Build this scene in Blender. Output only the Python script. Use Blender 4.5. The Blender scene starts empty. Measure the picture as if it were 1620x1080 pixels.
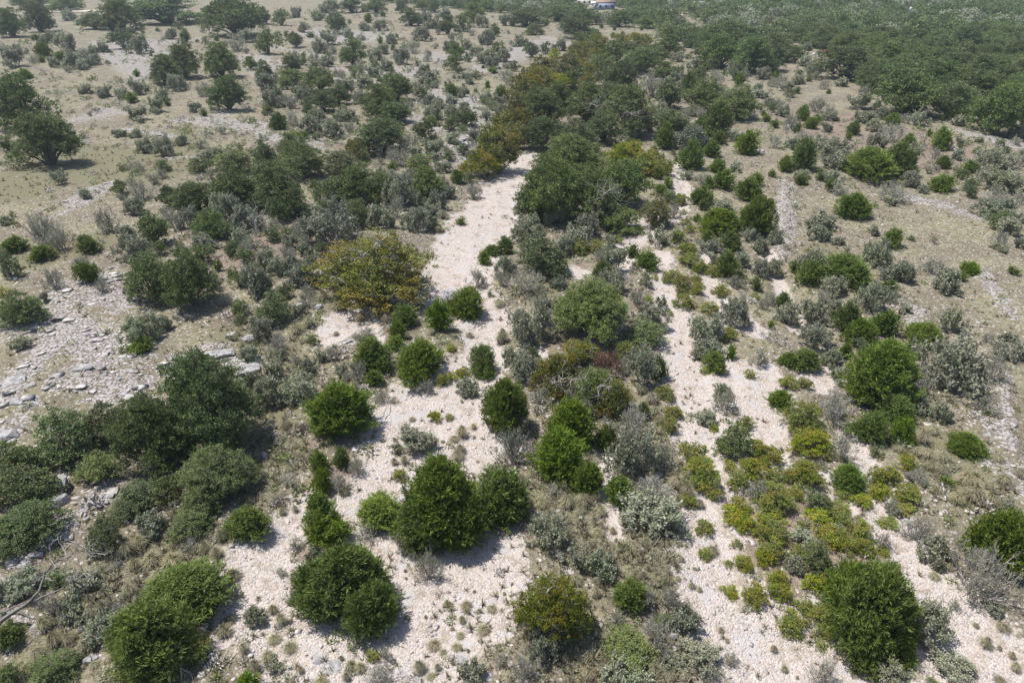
import bpy, math, random
import numpy as np
from mathutils import Vector, Matrix
R = math.radians
sc = bpy.context.scene
# ------------------------------------------------------------------ camera, sky, sun
CAM_H, PITCH, F = 30.0, R(30.0), 1080.0
cd = bpy.data.cameras.new('camera'); cam = bpy.data.objects.new('camera', cd); sc.collection.objects.link(cam)
cam.location = (0, 0, CAM_H); cam.rotation_euler = (math.pi/2 - PITCH, 0, 0)
cd.sensor_width = 36; cd.lens = 24; cd.clip_end = 9000; sc.camera = cam
SUN_EL, SUN_AZ = R(66), math.atan2(-0.95, 0.30)      # azimuth measured from +Y towards +X
wd = bpy.data.worlds.new('World'); sc.world = wd; wd.use_nodes = True
nt = wd.node_tree; bg = nt.nodes['Background']
sk = nt.nodes.new('ShaderNodeTexSky'); sk.sky_type = 'NISHITA'; sk.sun_disc = False
sk.sun_elevation = SUN_EL; sk.sun_rotation = SUN_AZ; sk.air_density = 1.2; sk.dust_density = 1.5
nt.links.new(sk.outputs[0], bg.inputs[0]); bg.inputs[1].default_value = 0.095
sl = bpy.data.lights.new('sun', 'SUN'); sl.energy = 4.5; sl.angle = R(0.53); sl.color = (1, .945, .87)
so = bpy.data.objects.new('sun', sl); sc.collection.objects.link(so)
sdir = Vector((math.sin(SUN_AZ)*math.cos(SUN_EL), math.cos(SUN_AZ)*math.cos(SUN_EL), math.sin(SUN_EL)))
so.rotation_euler = sdir.to_track_quat('Z', 'Y').to_euler(); so.location = (-60, 30, 90)
sc.view_settings.view_transform = 'Standard'; sc.view_settings.look = 'None'
sc.view_settings.exposure = 0.36; sc.view_settings.gamma = 1
cy_ = sc.cycles
cy_.max_bounces = 5; cy_.diffuse_bounces = 3; cy_.glossy_bounces = 1; cy_.transmission_bounces = 3; cy_.volume_bounces = 0
cy_.transparent_max_bounces = 4; cy_.caustics_reflective = False; cy_.caustics_refractive = False
rng = np.random.default_rng(7); random.seed(7)
SP, CP = math.sin(PITCH), math.cos(PITCH)

def ray(x, y):
    dx, dy = (x - 810)/F, (540 - y)/F
    return np.array([dx, CP + dy*SP, -SP + dy*CP])     # unit depth along the view axis
def at(x, y, h=0.0):
    d = ray(x, y); t = (CAM_H - h)/-d[2]
    return np.array([d[0]*t, d[1]*t, h])
def depth(p): return p[1]*CP + (CAM_H - p[2])*SP

# ------------------------------------------------------------------ cover of the ground: strokes (x, y, width) and blobs (x, y, w, h)
STROKES = {
 'gravel': [
  [(925,95,14),(930,130,16)], [(838,250,60),(822,280,75),(805,300,90),(775,340,110),(745,385,125),(722,425,115),(742,460,80),(775,505,80),(760,540,60),(775,570,60)],
  [(700,460,60),(720,500,70),(640,470,50)], [(745,590,110),(680,625,130),(640,660,130),(700,660,140),(740,640,80)], [(640,690,150),(620,745,110),(570,790,90),(600,850,100),(640,900,130),(690,960,220),(640,1040,260)],
  [(790,820,70),(770,900,130),(740,960,160)], [(750,700,110),(735,640,60)],
  [(440,850,90),(480,800,70)], [(400,890,120),(440,950,150),(470,1020,160)], [(370,960,70),(350,1000,50)],
  [(600,560,30),(560,480,50),(520,530,50),(560,520,30)],
  [(1070,262,22),(1085,310,30),(1065,345,36)], [(1020,350,60),(990,375,50),(1030,380,40)], [(1045,400,34),(1052,440,50),(1062,480,60),(1075,520,70),(1080,560,76),(1088,610,90),(1105,660,100),(1098,700,60),(1140,745,36),(1150,800,36)],
  [(1115,400,26),(1125,450,36),(1150,500,46),(1195,520,46)], [(1080,520,60),(1160,590,90),(1200,640,90),(1225,690,50),(1240,735,26)], [(1210,590,60),(1235,650,70),(1190,670,50),(1170,720,30)],
  [(1105,790,50),(1120,840,110),(1125,900,110),(1150,960,150),(1210,1010,230),(1270,1070,330)],
  [(1215,400,26),(1245,470,24),(1262,520,30)], [(1290,600,60),(1310,560,40)], [(1340,690,36),(1375,740,50),(1400,790,60),(1420,850,80),(1450,880,80),(1500,950,120),(1560,1040,170)],
  [(1215,740,30),(1290,770,30),(1340,800,40),(1300,740,24)], [(1475,1050,60),(1440,1075,80)], [(1000,380,40),(960,470,30)], [(910,430,40),(930,440,30)],
  [(960,700,30),(955,740,34),(960,800,36),(975,850,30)], [(860,610,60),(850,560,40)], [(1030,760,30),(1060,800,30)], [(830,280,60),(800,330,40)]],
 'rock': [
  [(156,66,30),(190,95,50),(235,122,60)], [(273,66,40),(312,62,40)], [(352,190,24),(430,216,30),(500,236,30)], [(203,205,24),(273,216,24)], [(270,252,20),(324,245,24)], [(527,125,30),(605,132,40)], [(430,76,24),(508,88,30)], [(80,344,18),(130,325,20),(180,292,24)], [(148,192,20),(191,180,26)], [(640,180,30),(690,210,40)], [(860,60,30),(900,70,20)],
  [(230,90,110),(200,65,60),(270,70,60)], [(130,190,60),(170,175,50)], [(120,320,40),(150,300,30)], [(560,60,160),(500,50,90)], [(720,90,130)], [(640,115,120),(560,110,80)],
  [(420,120,40),(400,90,60)], [(460,100,80)], [(700,150,100),(760,190,80),(720,250,60)], [(300,190,60),(400,200,70)], [(480,225,70),(420,220,40)], [(560,60,60)], [(770,110,60),(850,70,80)],
  [(60,510,120),(150,450,90),(190,480,60)], [(0,640,60),(30,600,50),(70,560,60)], [(10,690,50),(50,640,30)], [(330,565,80),(280,580,60),(390,580,60)], [(130,600,90),(200,620,90)], [(100,530,120),(200,560,100)],
  [(110,830,50),(150,790,60),(180,760,40),(60,870,50),(30,900,50)], [(90,760,50)], [(20,980,40),(60,1000,30)], [(520,510,40),(545,540,40)],
  [(1245,290,26),(1238,330,34),(1246,370,30),(1230,410,24)], [(1420,310,34),(1500,330,40),(1560,350,24)], [(1440,490,40),(1460,520,40)], [(1560,670,30),(1600,720,26),(1580,600,26)], [(1550,430,30),(1600,500,26)],
  [(1570,740,60),(1610,780,40)], [(1530,210,50),(1600,230,50)], [(1200,240,30)], [(1080,40,20)], [(160,20,50)], [(240,440,60)], [(360,180,60)]],
 'olive': [
  [(30,300,120),(120,250,160),(220,270,160),(300,210,80)], [(60,410,80),(170,380,90)], [(560,460,60),(540,440,50)], [(300,640,10)],
  [(380,530,90),(430,560,90),(450,610,90),(430,680,70),(470,720,60)], [(260,860,110),(310,900,80),(230,930,70)], [(150,950,90),(100,1000,90),(60,1050,90)], [(420,770,50),(400,810,40)],
  [(880,480,60),(870,400,60),(860,560,50)], [(1040,640,40),(1030,700,50),(1070,760,50)], [(900,830,90),(930,880,60),(1020,880,110),(1000,930,90)], [(1080,840,30)], [(870,780,60),(940,790,50)], [(940,1040,110),(1060,1060,60)],
  [(1450,700,110),(1520,760,120),(1560,800,90),(1590,900,60)], [(1450,640,70)], [(1300,400,60)], [(1380,580,50)], [(760,560,30)], [(1580,1000,50)], [(670,300,60),(690,350,30)]],
 'litter': [
  [(920,420,30)], [(900,540,70)], [(540,690,60),(500,700,40)], [(840,690,60),(790,690,30)], [(520,750,50),(560,740,40)], [(1200,600,30)], [(1290,600,30)], [(700,900,50)], [(860,700,60)],
  [(600,900,60)], [(1270,790,60)], [(860,850,60)], [(1240,860,160),(1340,860,100)], [(1330,200,200),(1500,250,200)], [(350,420,120),(480,370,160)], [(300,760,120)], [(480,880,40)]]}

def stroke_world(pts, wf=1.0):
    out = []
    for x, y, w in pts:
        p = at(x, y); out.append((p[0], p[1], 0.5*wf*w*depth(p)/F))
    return out
WS = {k: [stroke_world(s) for s in v] for k, v in STROKES.items()}
def cover(P, kind):
    """P (n,2) -> 0..1, 1 well inside a stroke"""
    m = np.zeros(len(P))
    for s in WS[kind]:
        if len(s) == 1: s = [s[0], (s[0][0] + .01, s[0][1], s[0][2])]
        for (ax, ay, ar), (bx, by, br) in zip(s[:-1], s[1:]):
            d = np.array([bx - ax, by - ay]); L = max(d @ d, 1e-9)
            t = np.clip(((P[:, 0] - ax)*d[0] + (P[:, 1] - ay)*d[1])/L, 0, 1)
            q = np.hypot(P[:, 0] - ax - t*d[0], (P[:, 1] - ay - t*d[1])*0.85)
            r = ar + t*(br - ar)
            m = np.maximum(m, np.clip(1.5 - q/r, 0, 1) if False else np.clip((1.45 - q/r)/0.9, 0, 1))
    return m
def vnoise(P, s, seed=0):
    """cheap smooth value noise, 0..1"""
    q = P/s; i = np.floor(q).astype(np.int64); f = q - i; f = f*f*(3 - 2*f)
    def h(a, b):
        n = (a*374761393 + b*668265263 + seed*1442695) & 0x7fffffff
        n = ((n ^ (n >> 13))*1274126177) & 0x7fffffff
        return ((n ^ (n >> 16)) & 0xffff)/65535.0
    a, b, c, d = h(i[:, 0], i[:, 1]), h(i[:, 0]+1, i[:, 1]), h(i[:, 0], i[:, 1]+1), h(i[:, 0]+1, i[:, 1]+1)
    return (a*(1-f[:, 0]) + b*f[:, 0])*(1-f[:, 1]) + (c*(1-f[:, 0]) + d*f[:, 0])*f[:, 1]
def height(P):
    P = np.atleast_2d(P)
    g = cover(P, 'gravel'); r = cover(P, 'rock')
    far = np.clip(1.2 - np.hypot(P[:, 0], P[:, 1])/260, 0.05, 1)
    z = -0.35*g*far + (vnoise(P, 9, 1) - .5)*.5 + (vnoise(P, 3.1, 2) - .5)*.22 + (vnoise(P, 1.1, 3) - .5)*.12*(1 + 1.3*r)
    led = vnoise(P, 5, 5)*3; z += r*(np.floor(led) + np.clip((led % 1)*6, 0, 1))*.12
    return z

# ------------------------------------------------------------------ helpers
def mesh(name, V, Fc, mat, tone=None, smooth=False, n=4, mats=None, midx=None):
    V = np.asarray(V, np.float32).reshape(-1, 3); Fc = np.asarray(Fc, np.int32).reshape(-1, n)
    me = bpy.data.meshes.new(name)
    me.vertices.add(len(V)); me.vertices.foreach_set('co', V.ravel())
    me.loops.add(Fc.size); me.loops.foreach_set('vertex_index', Fc.ravel())
    me.polygons.add(len(Fc)); me.polygons.foreach_set('loop_start', np.arange(0, Fc.size, n, dtype=np.int32))
    if tone is not None:
        a = me.attributes.new('tone', 'FLOAT', 'POINT'); a.data.foreach_set('value', np.asarray(tone, np.float32))
    for m in (mats or [mat]): me.materials.append(m)
    if midx is not None: me.polygons.foreach_set('material_index', np.asarray(midx, np.int32))
    me.update(calc_edges=True)
    if smooth: me.shade_smooth()
    return me
def link(name, data, parent=None):
    o = bpy.data.objects.new(name, data); sc.collection.objects.link(o); o.parent = parent; return o
def tag(o, label=None, cat=None, group=None, kind=None):
    for k, v in (('label', label), ('category', cat), ('group', group), ('kind', kind)):
        if v: o[k] = v
    return o
class NT:
    def __init__(s, name):
        s.m = bpy.data.materials.new(name); s.m.use_nodes = True; s.t = s.m.node_tree; s.b = s.t.nodes['Principled BSDF']; s.out = s.t.nodes['Material Output']
        s.b.inputs['Specular IOR Level'].default_value = .2; s.b.inputs['Roughness'].default_value = .85
    def n(s, t, **k):
        x = s.t.nodes.new('ShaderNode' + t)
        for a, v in k.items():
            if a in x.bl_rna.properties: setattr(x, a, v)
            else: x.inputs[a].default_value = v
        return x
    def l(s, a, b): s.t.links.new(a, b)
    def noise(s, vec, scale, detail=3, rough=.6):
        x = s.n('TexNoise', Scale=scale, Detail=detail, Roughness=rough); s.l(vec, x.inputs['Vector']); return x.outputs[0]
    def math(s, op, a, b=None, c=None):
        x = s.n('Math', operation=op)
        for i, v in enumerate((a, b, c)):
            if v is None: continue
            if isinstance(v, (int, float)): x.inputs[i].default_value = v
            else: s.l(v, x.inputs[i])
        return x.outputs[0]
    def ramp(s, v, lo, hi):
        x = s.n('MapRange'); x.interpolation_type = 'SMOOTHSTEP'; s.l(v, x.inputs[0]); x.inputs[1].default_value = lo; x.inputs[2].default_value = hi; return x.outputs[0]
    def mix(s, f, a, b, bt='MIX'):
        x = s.n('Mix', data_type='RGBA', blend_type=bt)
        for i, v in ((0, f), (6, a), (7, b)):
            if isinstance(v, (int, float)): x.inputs[i].default_value = v
            elif isinstance(v, tuple): x.inputs[i].default_value = v + (1,)
            else: s.l(v, x.inputs[i])
        return x.outputs[2]

def leaf_mat(name, c1, c2, c3=None, trans=.25, hue=.02, val=.35, mottle=None):
    m = NT(name)
    at_ = m.n('Attribute', attribute_name='tone').outputs['Fac']
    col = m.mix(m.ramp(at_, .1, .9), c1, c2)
    if c3:
        geo = m.n('TexCoord').outputs['Object']
        col = m.mix(m.ramp(m.noise(geo, mottle or 5, 1), .45, .62), col, c3)
    oi = m.n('ObjectInfo').outputs['Random']
    h = m.n('HueSaturation'); m.l(col, h.inputs['Color'])
    m.l(m.math('MULTIPLY_ADD', oi, hue*2, .5 - hue), h.inputs['Hue'])
    m.l(m.math('MULTIPLY_ADD', m.math('FRACT', m.math('MULTIPLY', oi, 7.31)), val, 1 - val*.5), h.inputs['Value'])
    m.l(m.math('MULTIPLY_ADD', m.math('FRACT', m.math('MULTIPLY', oi, 3.7)), .25, .87), h.inputs['Saturation'])
    m.l(h.outputs[0], m.b.inputs['Base Color']); m.b.inputs['Roughness'].default_value = .6
    tr = m.n('BsdfTranslucent'); m.l(h.outputs[0], tr.inputs[0]); mx = m.n('MixShader'); mx.inputs[0].default_value = trans
    m.l(m.b.outputs[0], mx.inputs[1]); m.l(tr.outputs[0], mx.inputs[2]); m.l(mx.outputs[0], m.out.inputs[0])
    return m.m
def bark_mat(name, c1, c2, scale=14):
    m = NT(name); g = m.n('TexCoord').outputs['Object']
    m.l(m.mix(m.noise(g, scale, 2), c1, c2), m.b.inputs['Base Color']); return m.m

M = dict(
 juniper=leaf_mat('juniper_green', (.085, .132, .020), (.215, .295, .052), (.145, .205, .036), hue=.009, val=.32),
 oak=leaf_mat('oak_leaf', (.090, .134, .044), (.225, .285, .10), (.165, .205, .084), hue=.015, val=.4),
 sage=leaf_mat('sage_leaf', (.235, .25, .175), (.44, .45, .34), (.31, .335, .215), hue=.02, val=.35),
 oakgrey=leaf_mat('grey_oak_leaf', (.11, .125, .07), (.22, .235, .14), (.16, .17, .11), hue=.015, val=.4),
 leafy=leaf_mat('leafy_green', (.12, .155, .06), (.235, .285, .115), (.165, .205, .09), hue=.02, val=.4),
 yellow=leaf_mat('olive_yellow_leaf', (.17, .215, .038), (.32, .37, .07), (.32, .29, .06), mottle=2.5, hue=.012, val=.35),
 autumn=leaf_mat('autumn_leaf', (.12, .145, .022), (.27, .275, .044), (.26, .205, .038), hue=.01, val=.25, mottle=2.2),
 russet=leaf_mat('russet_leaf', (.135, .155, .045), (.25, .25, .08), (.225, .185, .07), hue=.01, val=.3, mottle=2.5),
 reddead=leaf_mat('dead_red_needles', (.16, .05, .035), (.28, .12, .09), (.2, .07, .05), hue=.01, val=.2),
 graytwig=leaf_mat('bare_twig', (.27, .25, .235), (.52, .49, .47), (.36, .335, .315), trans=0, hue=.01, val=.3),
 bark=bark_mat('oak_bark', (.07, .06, .05), (.19, .17, .15)),
 stem=bark_mat('shrub_stem', (.12, .10, .09), (.26, .23, .21)),
 deadwood=bark_mat('grey_dead_wood', (.12, .11, .10), (.30, .28, .265)),
 pale=bark_mat('pale_dead_wood', (.30, .28, .26), (.55, .52, .49)),
 straw=leaf_mat('dry_grass_blade', (.26, .235, .15), (.50, .45, .32), (.32, .315, .19), trans=.3, hue=.015, val=.35),
)

# ------------------------------------------------------------------ prototypes, unit size: width 1, z 0..1
class Acc:
    def __init__(s): s.V = []; s.F = []; s.T = []; s.k = 0
    def add(s, V, Fc, T):
        s.V.append(V); s.F.append(np.asarray(Fc) + s.k); s.T.append(T); s.k += len(V)
    def get(s): return np.concatenate(s.V), np.concatenate(s.F), np.concatenate(s.T)
def unit(a): return a/np.maximum(np.linalg.norm(a, axis=-1, keepdims=True), 1e-9)
def blades(base, dirs, L, W, tone, acc):
    """each a slim diamond leaf: base, two sides, tip"""
    n = len(base); s = unit(np.cross(dirs, rng.normal(size=(n, 3))))
    L = np.broadcast_to(L, n)[:, None]; W = np.broadcast_to(W, n)[:, None]
    V = np.stack([base, base + dirs*L*.45 + s*W*.5, base + dirs*L, base + dirs*L*.45 - s*W*.5], 1).reshape(-1, 3)
    acc.add(V, np.arange(4*n).reshape(n, 4), np.repeat(tone, 4))
def tubes(P0, P1, r0, r1, tone, acc):
    """three-sided tapered sticks"""
    n = len(P0); d = unit(P1 - P0); a = unit(np.cross(d, rng.normal(size=(n, 3)))); b = np.cross(d, a)
    V = []
    for P, r in ((P0, r0), (P1, r1)):
        r = np.broadcast_to(r, n)[:, None]
        for k in range(3): V.append(P + r*(a*math.cos(k*2.0944) + b*math.sin(k*2.0944)))
    V = np.stack(V, 1).reshape(-1, 3); o = (np.arange(n)*6)[:, None]
    Fc = np.concatenate([o + np.array([k, (k+1) % 3, 3 + (k+1) % 3, 3 + k]) for k in range(3)])
    acc.add(V, Fc, np.repeat(tone, 6))
def sticks(p0s, dirs, L, r, levels, kids, spread, acc, gnarl=.25, up=.15, seg=2, shrink=.62):
    """recursive branching; returns tips"""
    P = np.array(p0s, float); D = unit(np.array(dirs, float)); L = np.full(len(P), L)*rng.uniform(.75, 1.25, len(P)); rr = r; tips = []
    for lv in range(levels):
        for s in range(seg):
            D = unit(D + rng.normal(size=D.shape)*gnarl + np.array([0, 0, up]))
            Q = P + D*(L/seg)[:, None]
            tubes(P, Q, rr*(1 - .3*s/seg), rr*(1 - .3*(s+1)/seg), rng.uniform(0, 1, len(P)), acc); P = Q
        tips.append((P.copy(), D.copy()))
        if lv < levels - 1:
            P = np.repeat(P, kids, 0); D = np.repeat(D, kids, 0); L = np.repeat(L, kids)*shrink*rng.uniform(.6, 1.2, len(P)); rr *= .62
            D = unit(D + rng.normal(size=D.shape)*spread)
    return tips
def fit(V, pc=97):
    """scale a prototype's parts to the unit box on the ground"""
    A = np.concatenate(V); r = np.percentile(np.hypot(A[:, 0], A[:, 1]), pc); h = np.percentile(A[:, 2], 99.3)
    return [v*np.array([.5/r, .5/r, 1/h]) for v in V]

def proto_juniper(level, peaked=.5, compact=False):
    n = (1150, 450, 150, 2500)[level]; nb = (16, 10, 6, 18)[level]; L = (.11, .145, .20, .088)[level]
    acc = Acc(); heads = [(0, 0, 1.0, .40)]
    for k in range(3 if compact else rng.integers(4, 9)):
        a = rng.uniform(0, 6.28); q = rng.uniform(.1, .16) if compact else rng.uniform(.14, .38); heads.append((q*math.cos(a), q*math.sin(a), rng.uniform(.42, .95), rng.uniform(.14, .3)))
    wts = np.array([h[3]**2 for h in heads]); idx = rng.choice(len(heads), n, p=wts/wts.sum()); H = np.array(heads)[idx]
    t = rng.uniform(0, 1, n)**.8; a = rng.uniform(0, 6.28, n)
    prof = np.minimum(1, .72 + 1.6*t)*np.clip(1 - np.clip((t - .25)/.75, 0, 1)**(1.9 - .7*peaked), .0, 1)**(.62)
    ragged = 1 + .20*np.sin(a*3 + idx*1.7)*np.sin(t*9 + idx*2) + .14*np.sin(a*7 + idx*3.1 + t*14)
    rr = H[:, 3]*prof*rng.uniform(.5, 1.05, n)**.5*ragged
    P = np.stack([H[:, 0] + rr*np.cos(a), H[:, 1] + rr*np.sin(a), .03 + t*(H[:, 2] - .06)], 1)
    D = unit(np.stack([np.cos(a)*(1 - t*.5), np.sin(a)*(1 - t*.5), .55 + 1.0*t + 0*a], 1) + rng.normal(size=(n, 3))*.28)
    tone = np.clip(rng.normal(.45, .25, n), 0, 1)
    Pb = np.repeat(P, nb, 0); Db = np.repeat(D, nb, 0); s = np.tile(np.linspace(-.2, .8, nb), n)[:, None]
    sl = np.repeat(rng.uniform(.55, 1.35, n) + .9*(rng.uniform(0, 1, n) < .07), nb)
    Pb = Pb + Db*L*s*sl[:, None]; Pb = Pb + rng.normal(size=Pb.shape)*L*.10; Db = unit(Db + rng.normal(size=Db.shape)*.55)
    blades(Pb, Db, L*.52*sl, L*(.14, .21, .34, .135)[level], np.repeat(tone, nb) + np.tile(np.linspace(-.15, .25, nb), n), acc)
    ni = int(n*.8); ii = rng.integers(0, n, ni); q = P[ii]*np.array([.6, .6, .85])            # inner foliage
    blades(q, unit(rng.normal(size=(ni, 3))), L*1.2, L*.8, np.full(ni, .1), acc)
    V, Fc, T = acc.get()
    st = Acc(); h0 = np.array([[0, 0, 0.]]); tubes(h0, np.array([[.01, 0, .55]]), .03, .012, np.array([.4]), st)
    bs = np.repeat(np.array([[0, 0, .02]]), 9, 0); ds = unit(np.stack([rng.normal(size=9), rng.normal(size=9), rng.uniform(.3, 1.6, 9)], 1))
    sticks(bs, ds, .2, .013, 2, 2, .5, st)
    SV, SF, ST = st.get(); V, SV = fit([V, SV], 95); return (V, Fc, T), (SV, SF, ST)

def lobes_crown(level, nl, flat, z0, spread, leaf=1.0, dens=1.0, bare=0.0):
    """leaf clumps on lobes + limbs that reach them"""
    nc = int((34, 18, 8, 40)[level]*dens); nf = (32, 22, 12, 40)[level]; ls = (.022, .036, .066, .0145)[level]*leaf
    acc = Acc(); st = Acc(); L = []
    for k in range(nl):
        a = k*2.399 + rng.uniform(-.5, .5); q = spread*math.sqrt((k + .3)/nl)*rng.uniform(.78, 1.22); zz = z0 + .56 - .36*(q/spread)**1.6 + .11*rng.uniform(-1, 1)
        L.append((q*math.cos(a), q*math.sin(a), zz, rng.uniform(.14, .23)*(.82 if level == 3 else 1)))
    for k in range(nl//3): a = rng.uniform(0, 6.28); q = spread*rng.uniform(.5, 1.1); L.append((q*math.cos(a), q*math.sin(a), z0 + rng.uniform(.12, .22), rng.uniform(.12, .18)))
    base = np.array([[rng.uniform(-.02, .02), 0, -.03]])
    for (x, y, z, r) in L:
        e = np.array([[x, y, z]]); p = base.copy(); mid = base + (e - base)*np.array([.35, .35, .55]) + rng.normal(size=(1, 3))*.02
        tubes(base, mid, .024, .016, np.array([.5]), st); m2 = (mid + e)/2 + rng.normal(size=(1, 3))*.03
        tubes(mid, m2, .016, .011, np.array([.5]), st); tubes(m2, e, .011, .006, np.array([.5]), st)
        sticks(np.repeat(e, 4, 0), rng.normal(size=(4, 3)) + np.array([0, 0, .4]), r*.55, .006, 2 if level in (1, 2) else 3, 2, .7, st)
        n = nc; d = unit(rng.normal(size=(n, 3)) + np.array([0, 0, .45])); rad = r*rng.uniform(.6, 1.22, n)[:, None]
        c = e + d*rad*np.array([1, 1, flat]); n2 = n*nf
        cs = np.repeat(c, nf, 0); dd = np.repeat(d, nf, 0)
        P = cs + rng.normal(size=(n2, 3))*np.array([.034, .034, .020])*((.72, .95, 1.5, .56)[level]*np.repeat(rng.uniform(.6, 1.35, n), nf))[:, None]
        D = unit(rng.normal(size=(n2, 3)) + dd*.5)
        tone = np.clip(np.repeat(rng.normal(.45, .3, n), nf) + rng.normal(size=n2)*.18, 0, 1)
        blades(P, D, ls*rng.uniform(.7, 1.5, n2), ls*.8, tone, acc)
    V, Fc, T = acc.get(); SV, SF, ST = st.get(); V, SV = fit([V, SV]); return (V, Fc, T), (SV, SF, ST)

def proto_shrub(level, leafy=1.0, nstem=22, leaf=.03, up=.12, wig=.22, thick=1.0):
    acc = Acc(); st = Acc(); ns = (nstem, int(nstem*.7), int(nstem*.45))[level]
    a = rng.uniform(0, 6.28, ns); e = rng.uniform(.1, 1.35, ns)
    D = np.stack([np.cos(a)*np.cos(e), np.sin(a)*np.cos(e), np.sin(e)], 1)
    B = np.stack([rng.normal(size=ns)*.05, rng.normal(size=ns)*.05, np.full(ns, -.02)], 1)
    r0 = (.0075, .010, .014)[level]*thick
    tips = sticks(B, D, .2, r0, (4, 4, 3)[level], 3 if level < 2 else 3, .42, st, gnarl=wig, up=up)
    if leafy > 0:
        for (P, Dr), w in zip(tips[-2:], (4, (3, 3, 5)[level])):
            k = max(1, int(w*leafy*(1 if level < 2 else 1.2))); n = len(P)*k; Pb = np.repeat(P, k, 0); Db = np.repeat(Dr, k, 0)
            lf = leaf*(1, 1.35, 2.3)[level]
            Pb = Pb - Db*rng.uniform(0, .07, n)[:, None] + rng.normal(size=(n, 3))*.018*(1, 1.3, 2.0)[level]
            cl = np.repeat(rng.normal(.45, .22, len(P)), k)
            blades(Pb, unit(Db*.4 + rng.normal(size=(n, 3))), lf*rng.uniform(.6, 1.4, n), lf*.7, np.clip(cl + rng.normal(size=n)*.15, 0, 1), acc)
    SV, SF, ST = st.get()
    if leafy > 0: V, Fc, T = acc.get(); V, SV = fit([V, SV]); return (V, Fc, T), (SV, SF, ST)
    (SV,) = fit([SV]); return None, (SV, SF, ST)

def proto_tuft(n=340):
    acc = Acc(); a = rng.uniform(0, 6.28, n); e = rng.uniform(.15, 1.45, n)
    B = np.stack([rng.normal(size=n)*.05, rng.normal(size=n)*.05, np.zeros(n)], 1)
    D = np.stack([np.cos(a)*np.cos(e), np.sin(a)*np.cos(e), np.sin(e)], 1); W = np.stack([-np.sin(a), np.cos(a), 0*a], 1)
    t = rng.uniform(0, 1, n); L = rng.uniform(.35, .6, n)[:, None]
    m = B + D*L*.6 + np.array([0, 0, .1]); q = m + unit(D*np.array([1, 1, .1]) + np.array([0, 0, -.25]))*L*.55
    w = .0125
    V = np.stack([B - W*w, B + W*w, m + W*w*.8, m - W*w*.8], 1).reshape(-1, 3); acc.add(V, np.arange(4*n).reshape(n, 4), np.repeat(t, 4))
    V = np.stack([m - W*w*.8, m + W*w*.8, q + W*w*.15, q - W*w*.15], 1).reshape(-1, 3); acc.add(V, np.arange(4*n).reshape(n, 4), np.repeat(t, 4))
    V, Fc, T = acc.get(); (V,) = fit([V]); V[:, 2] = np.maximum(V[:, 2], -.03); return (V, Fc, T)

KINDS = {  # code: (name, category, foliage material, stem material, stem name, min and max of height/width, builder)
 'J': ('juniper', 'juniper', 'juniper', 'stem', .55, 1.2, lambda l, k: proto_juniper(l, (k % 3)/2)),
 'O': ('live_oak', 'tree', 'oak', 'bark', .42, 1.05, lambda l, k: lobes_crown(l, (15, 12, 9, 26)[l], .8, .06, .34)),
 'G': ('leafy_shrub', 'shrub', 'leafy', 'stem', .45, .95, lambda l, k: lobes_crown(l, (10, 8, 6, 18)[l], .9, .0, .3, 1.1, .85)),
 'S': ('grey_green_shrub', 'shrub', 'sage', 'graytwig', .42, .85, lambda l, k: proto_shrub(l, 1.9 + .8*(k % 2), 24, .034)),
 'B': ('twiggy_shrub', 'shrub', 'sage', 'graytwig', .42, .85, lambda l, k: proto_shrub(l, .6, 34, .022, thick=1.15)),
 'Y': ('yellow_green_shrub', 'shrub', 'yellow', 'stem', .28, .6, lambda l, k: lobes_crown(l, (15, 12, 9, 18)[l], .95, -.02, .41, 1.1, .75)),
 'A': ('autumn_tree', 'tree', 'autumn', 'pale', .5, 1.0, lambda l, k: lobes_crown(l, (15, 12, 8, 24)[l], .8, .04, .40, 1.05, .78)),
 'R': ('russet_tree', 'tree', 'russet', 'pale', .5, 1.0, lambda l, k: lobes_crown(l, (12, 10, 8, 18)[l], .9, .04, .3, 1.1, .9)),
 'K': ('withered_juniper', 'dead shrub', 'reddead', 'graytwig', .5, .95, lambda l, k: proto_shrub(l, .9, 26, .03)),
}
PROTO = {}; RAW = {}
def get_proto(code, level):
    if (code, level) not in PROTO:
        nm, cat, fm, sm, lo, hi, fn = KINDS[code]; L = []
        for k in range((7, 6, 4, 3)[level] if code in 'JOY' else (4, 4, 3, 3)[level]):
            f, s = fn(level, k)
            RAW[(code, level, k)] = (f, s)
            if level == 2:      # too small in the picture to show parts: one mesh
                if f is None: L.append((mesh(nm, s[0], s[1], M[sm], s[2]),))
                else:
                    V = np.concatenate([f[0], s[0]]); Fc = np.concatenate([f[1], s[1] + len(f[0])]); T = np.concatenate([f[2], s[2]])
                    L.append((mesh(nm, V, Fc, None, T, mats=[M['oakgrey' if code == 'O' and k == 0 else fm], M[sm]], midx=[0]*len(f[1]) + [1]*len(s[1])),))
            else:
                L.append((mesh('foliage', f[0], f[1], M[fm], f[2]) if f else None, mesh('stems', s[0], s[1], M[sm], s[2])))
        PROTO[(code, level)] = L
    return PROTO[(code, level)]

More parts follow.
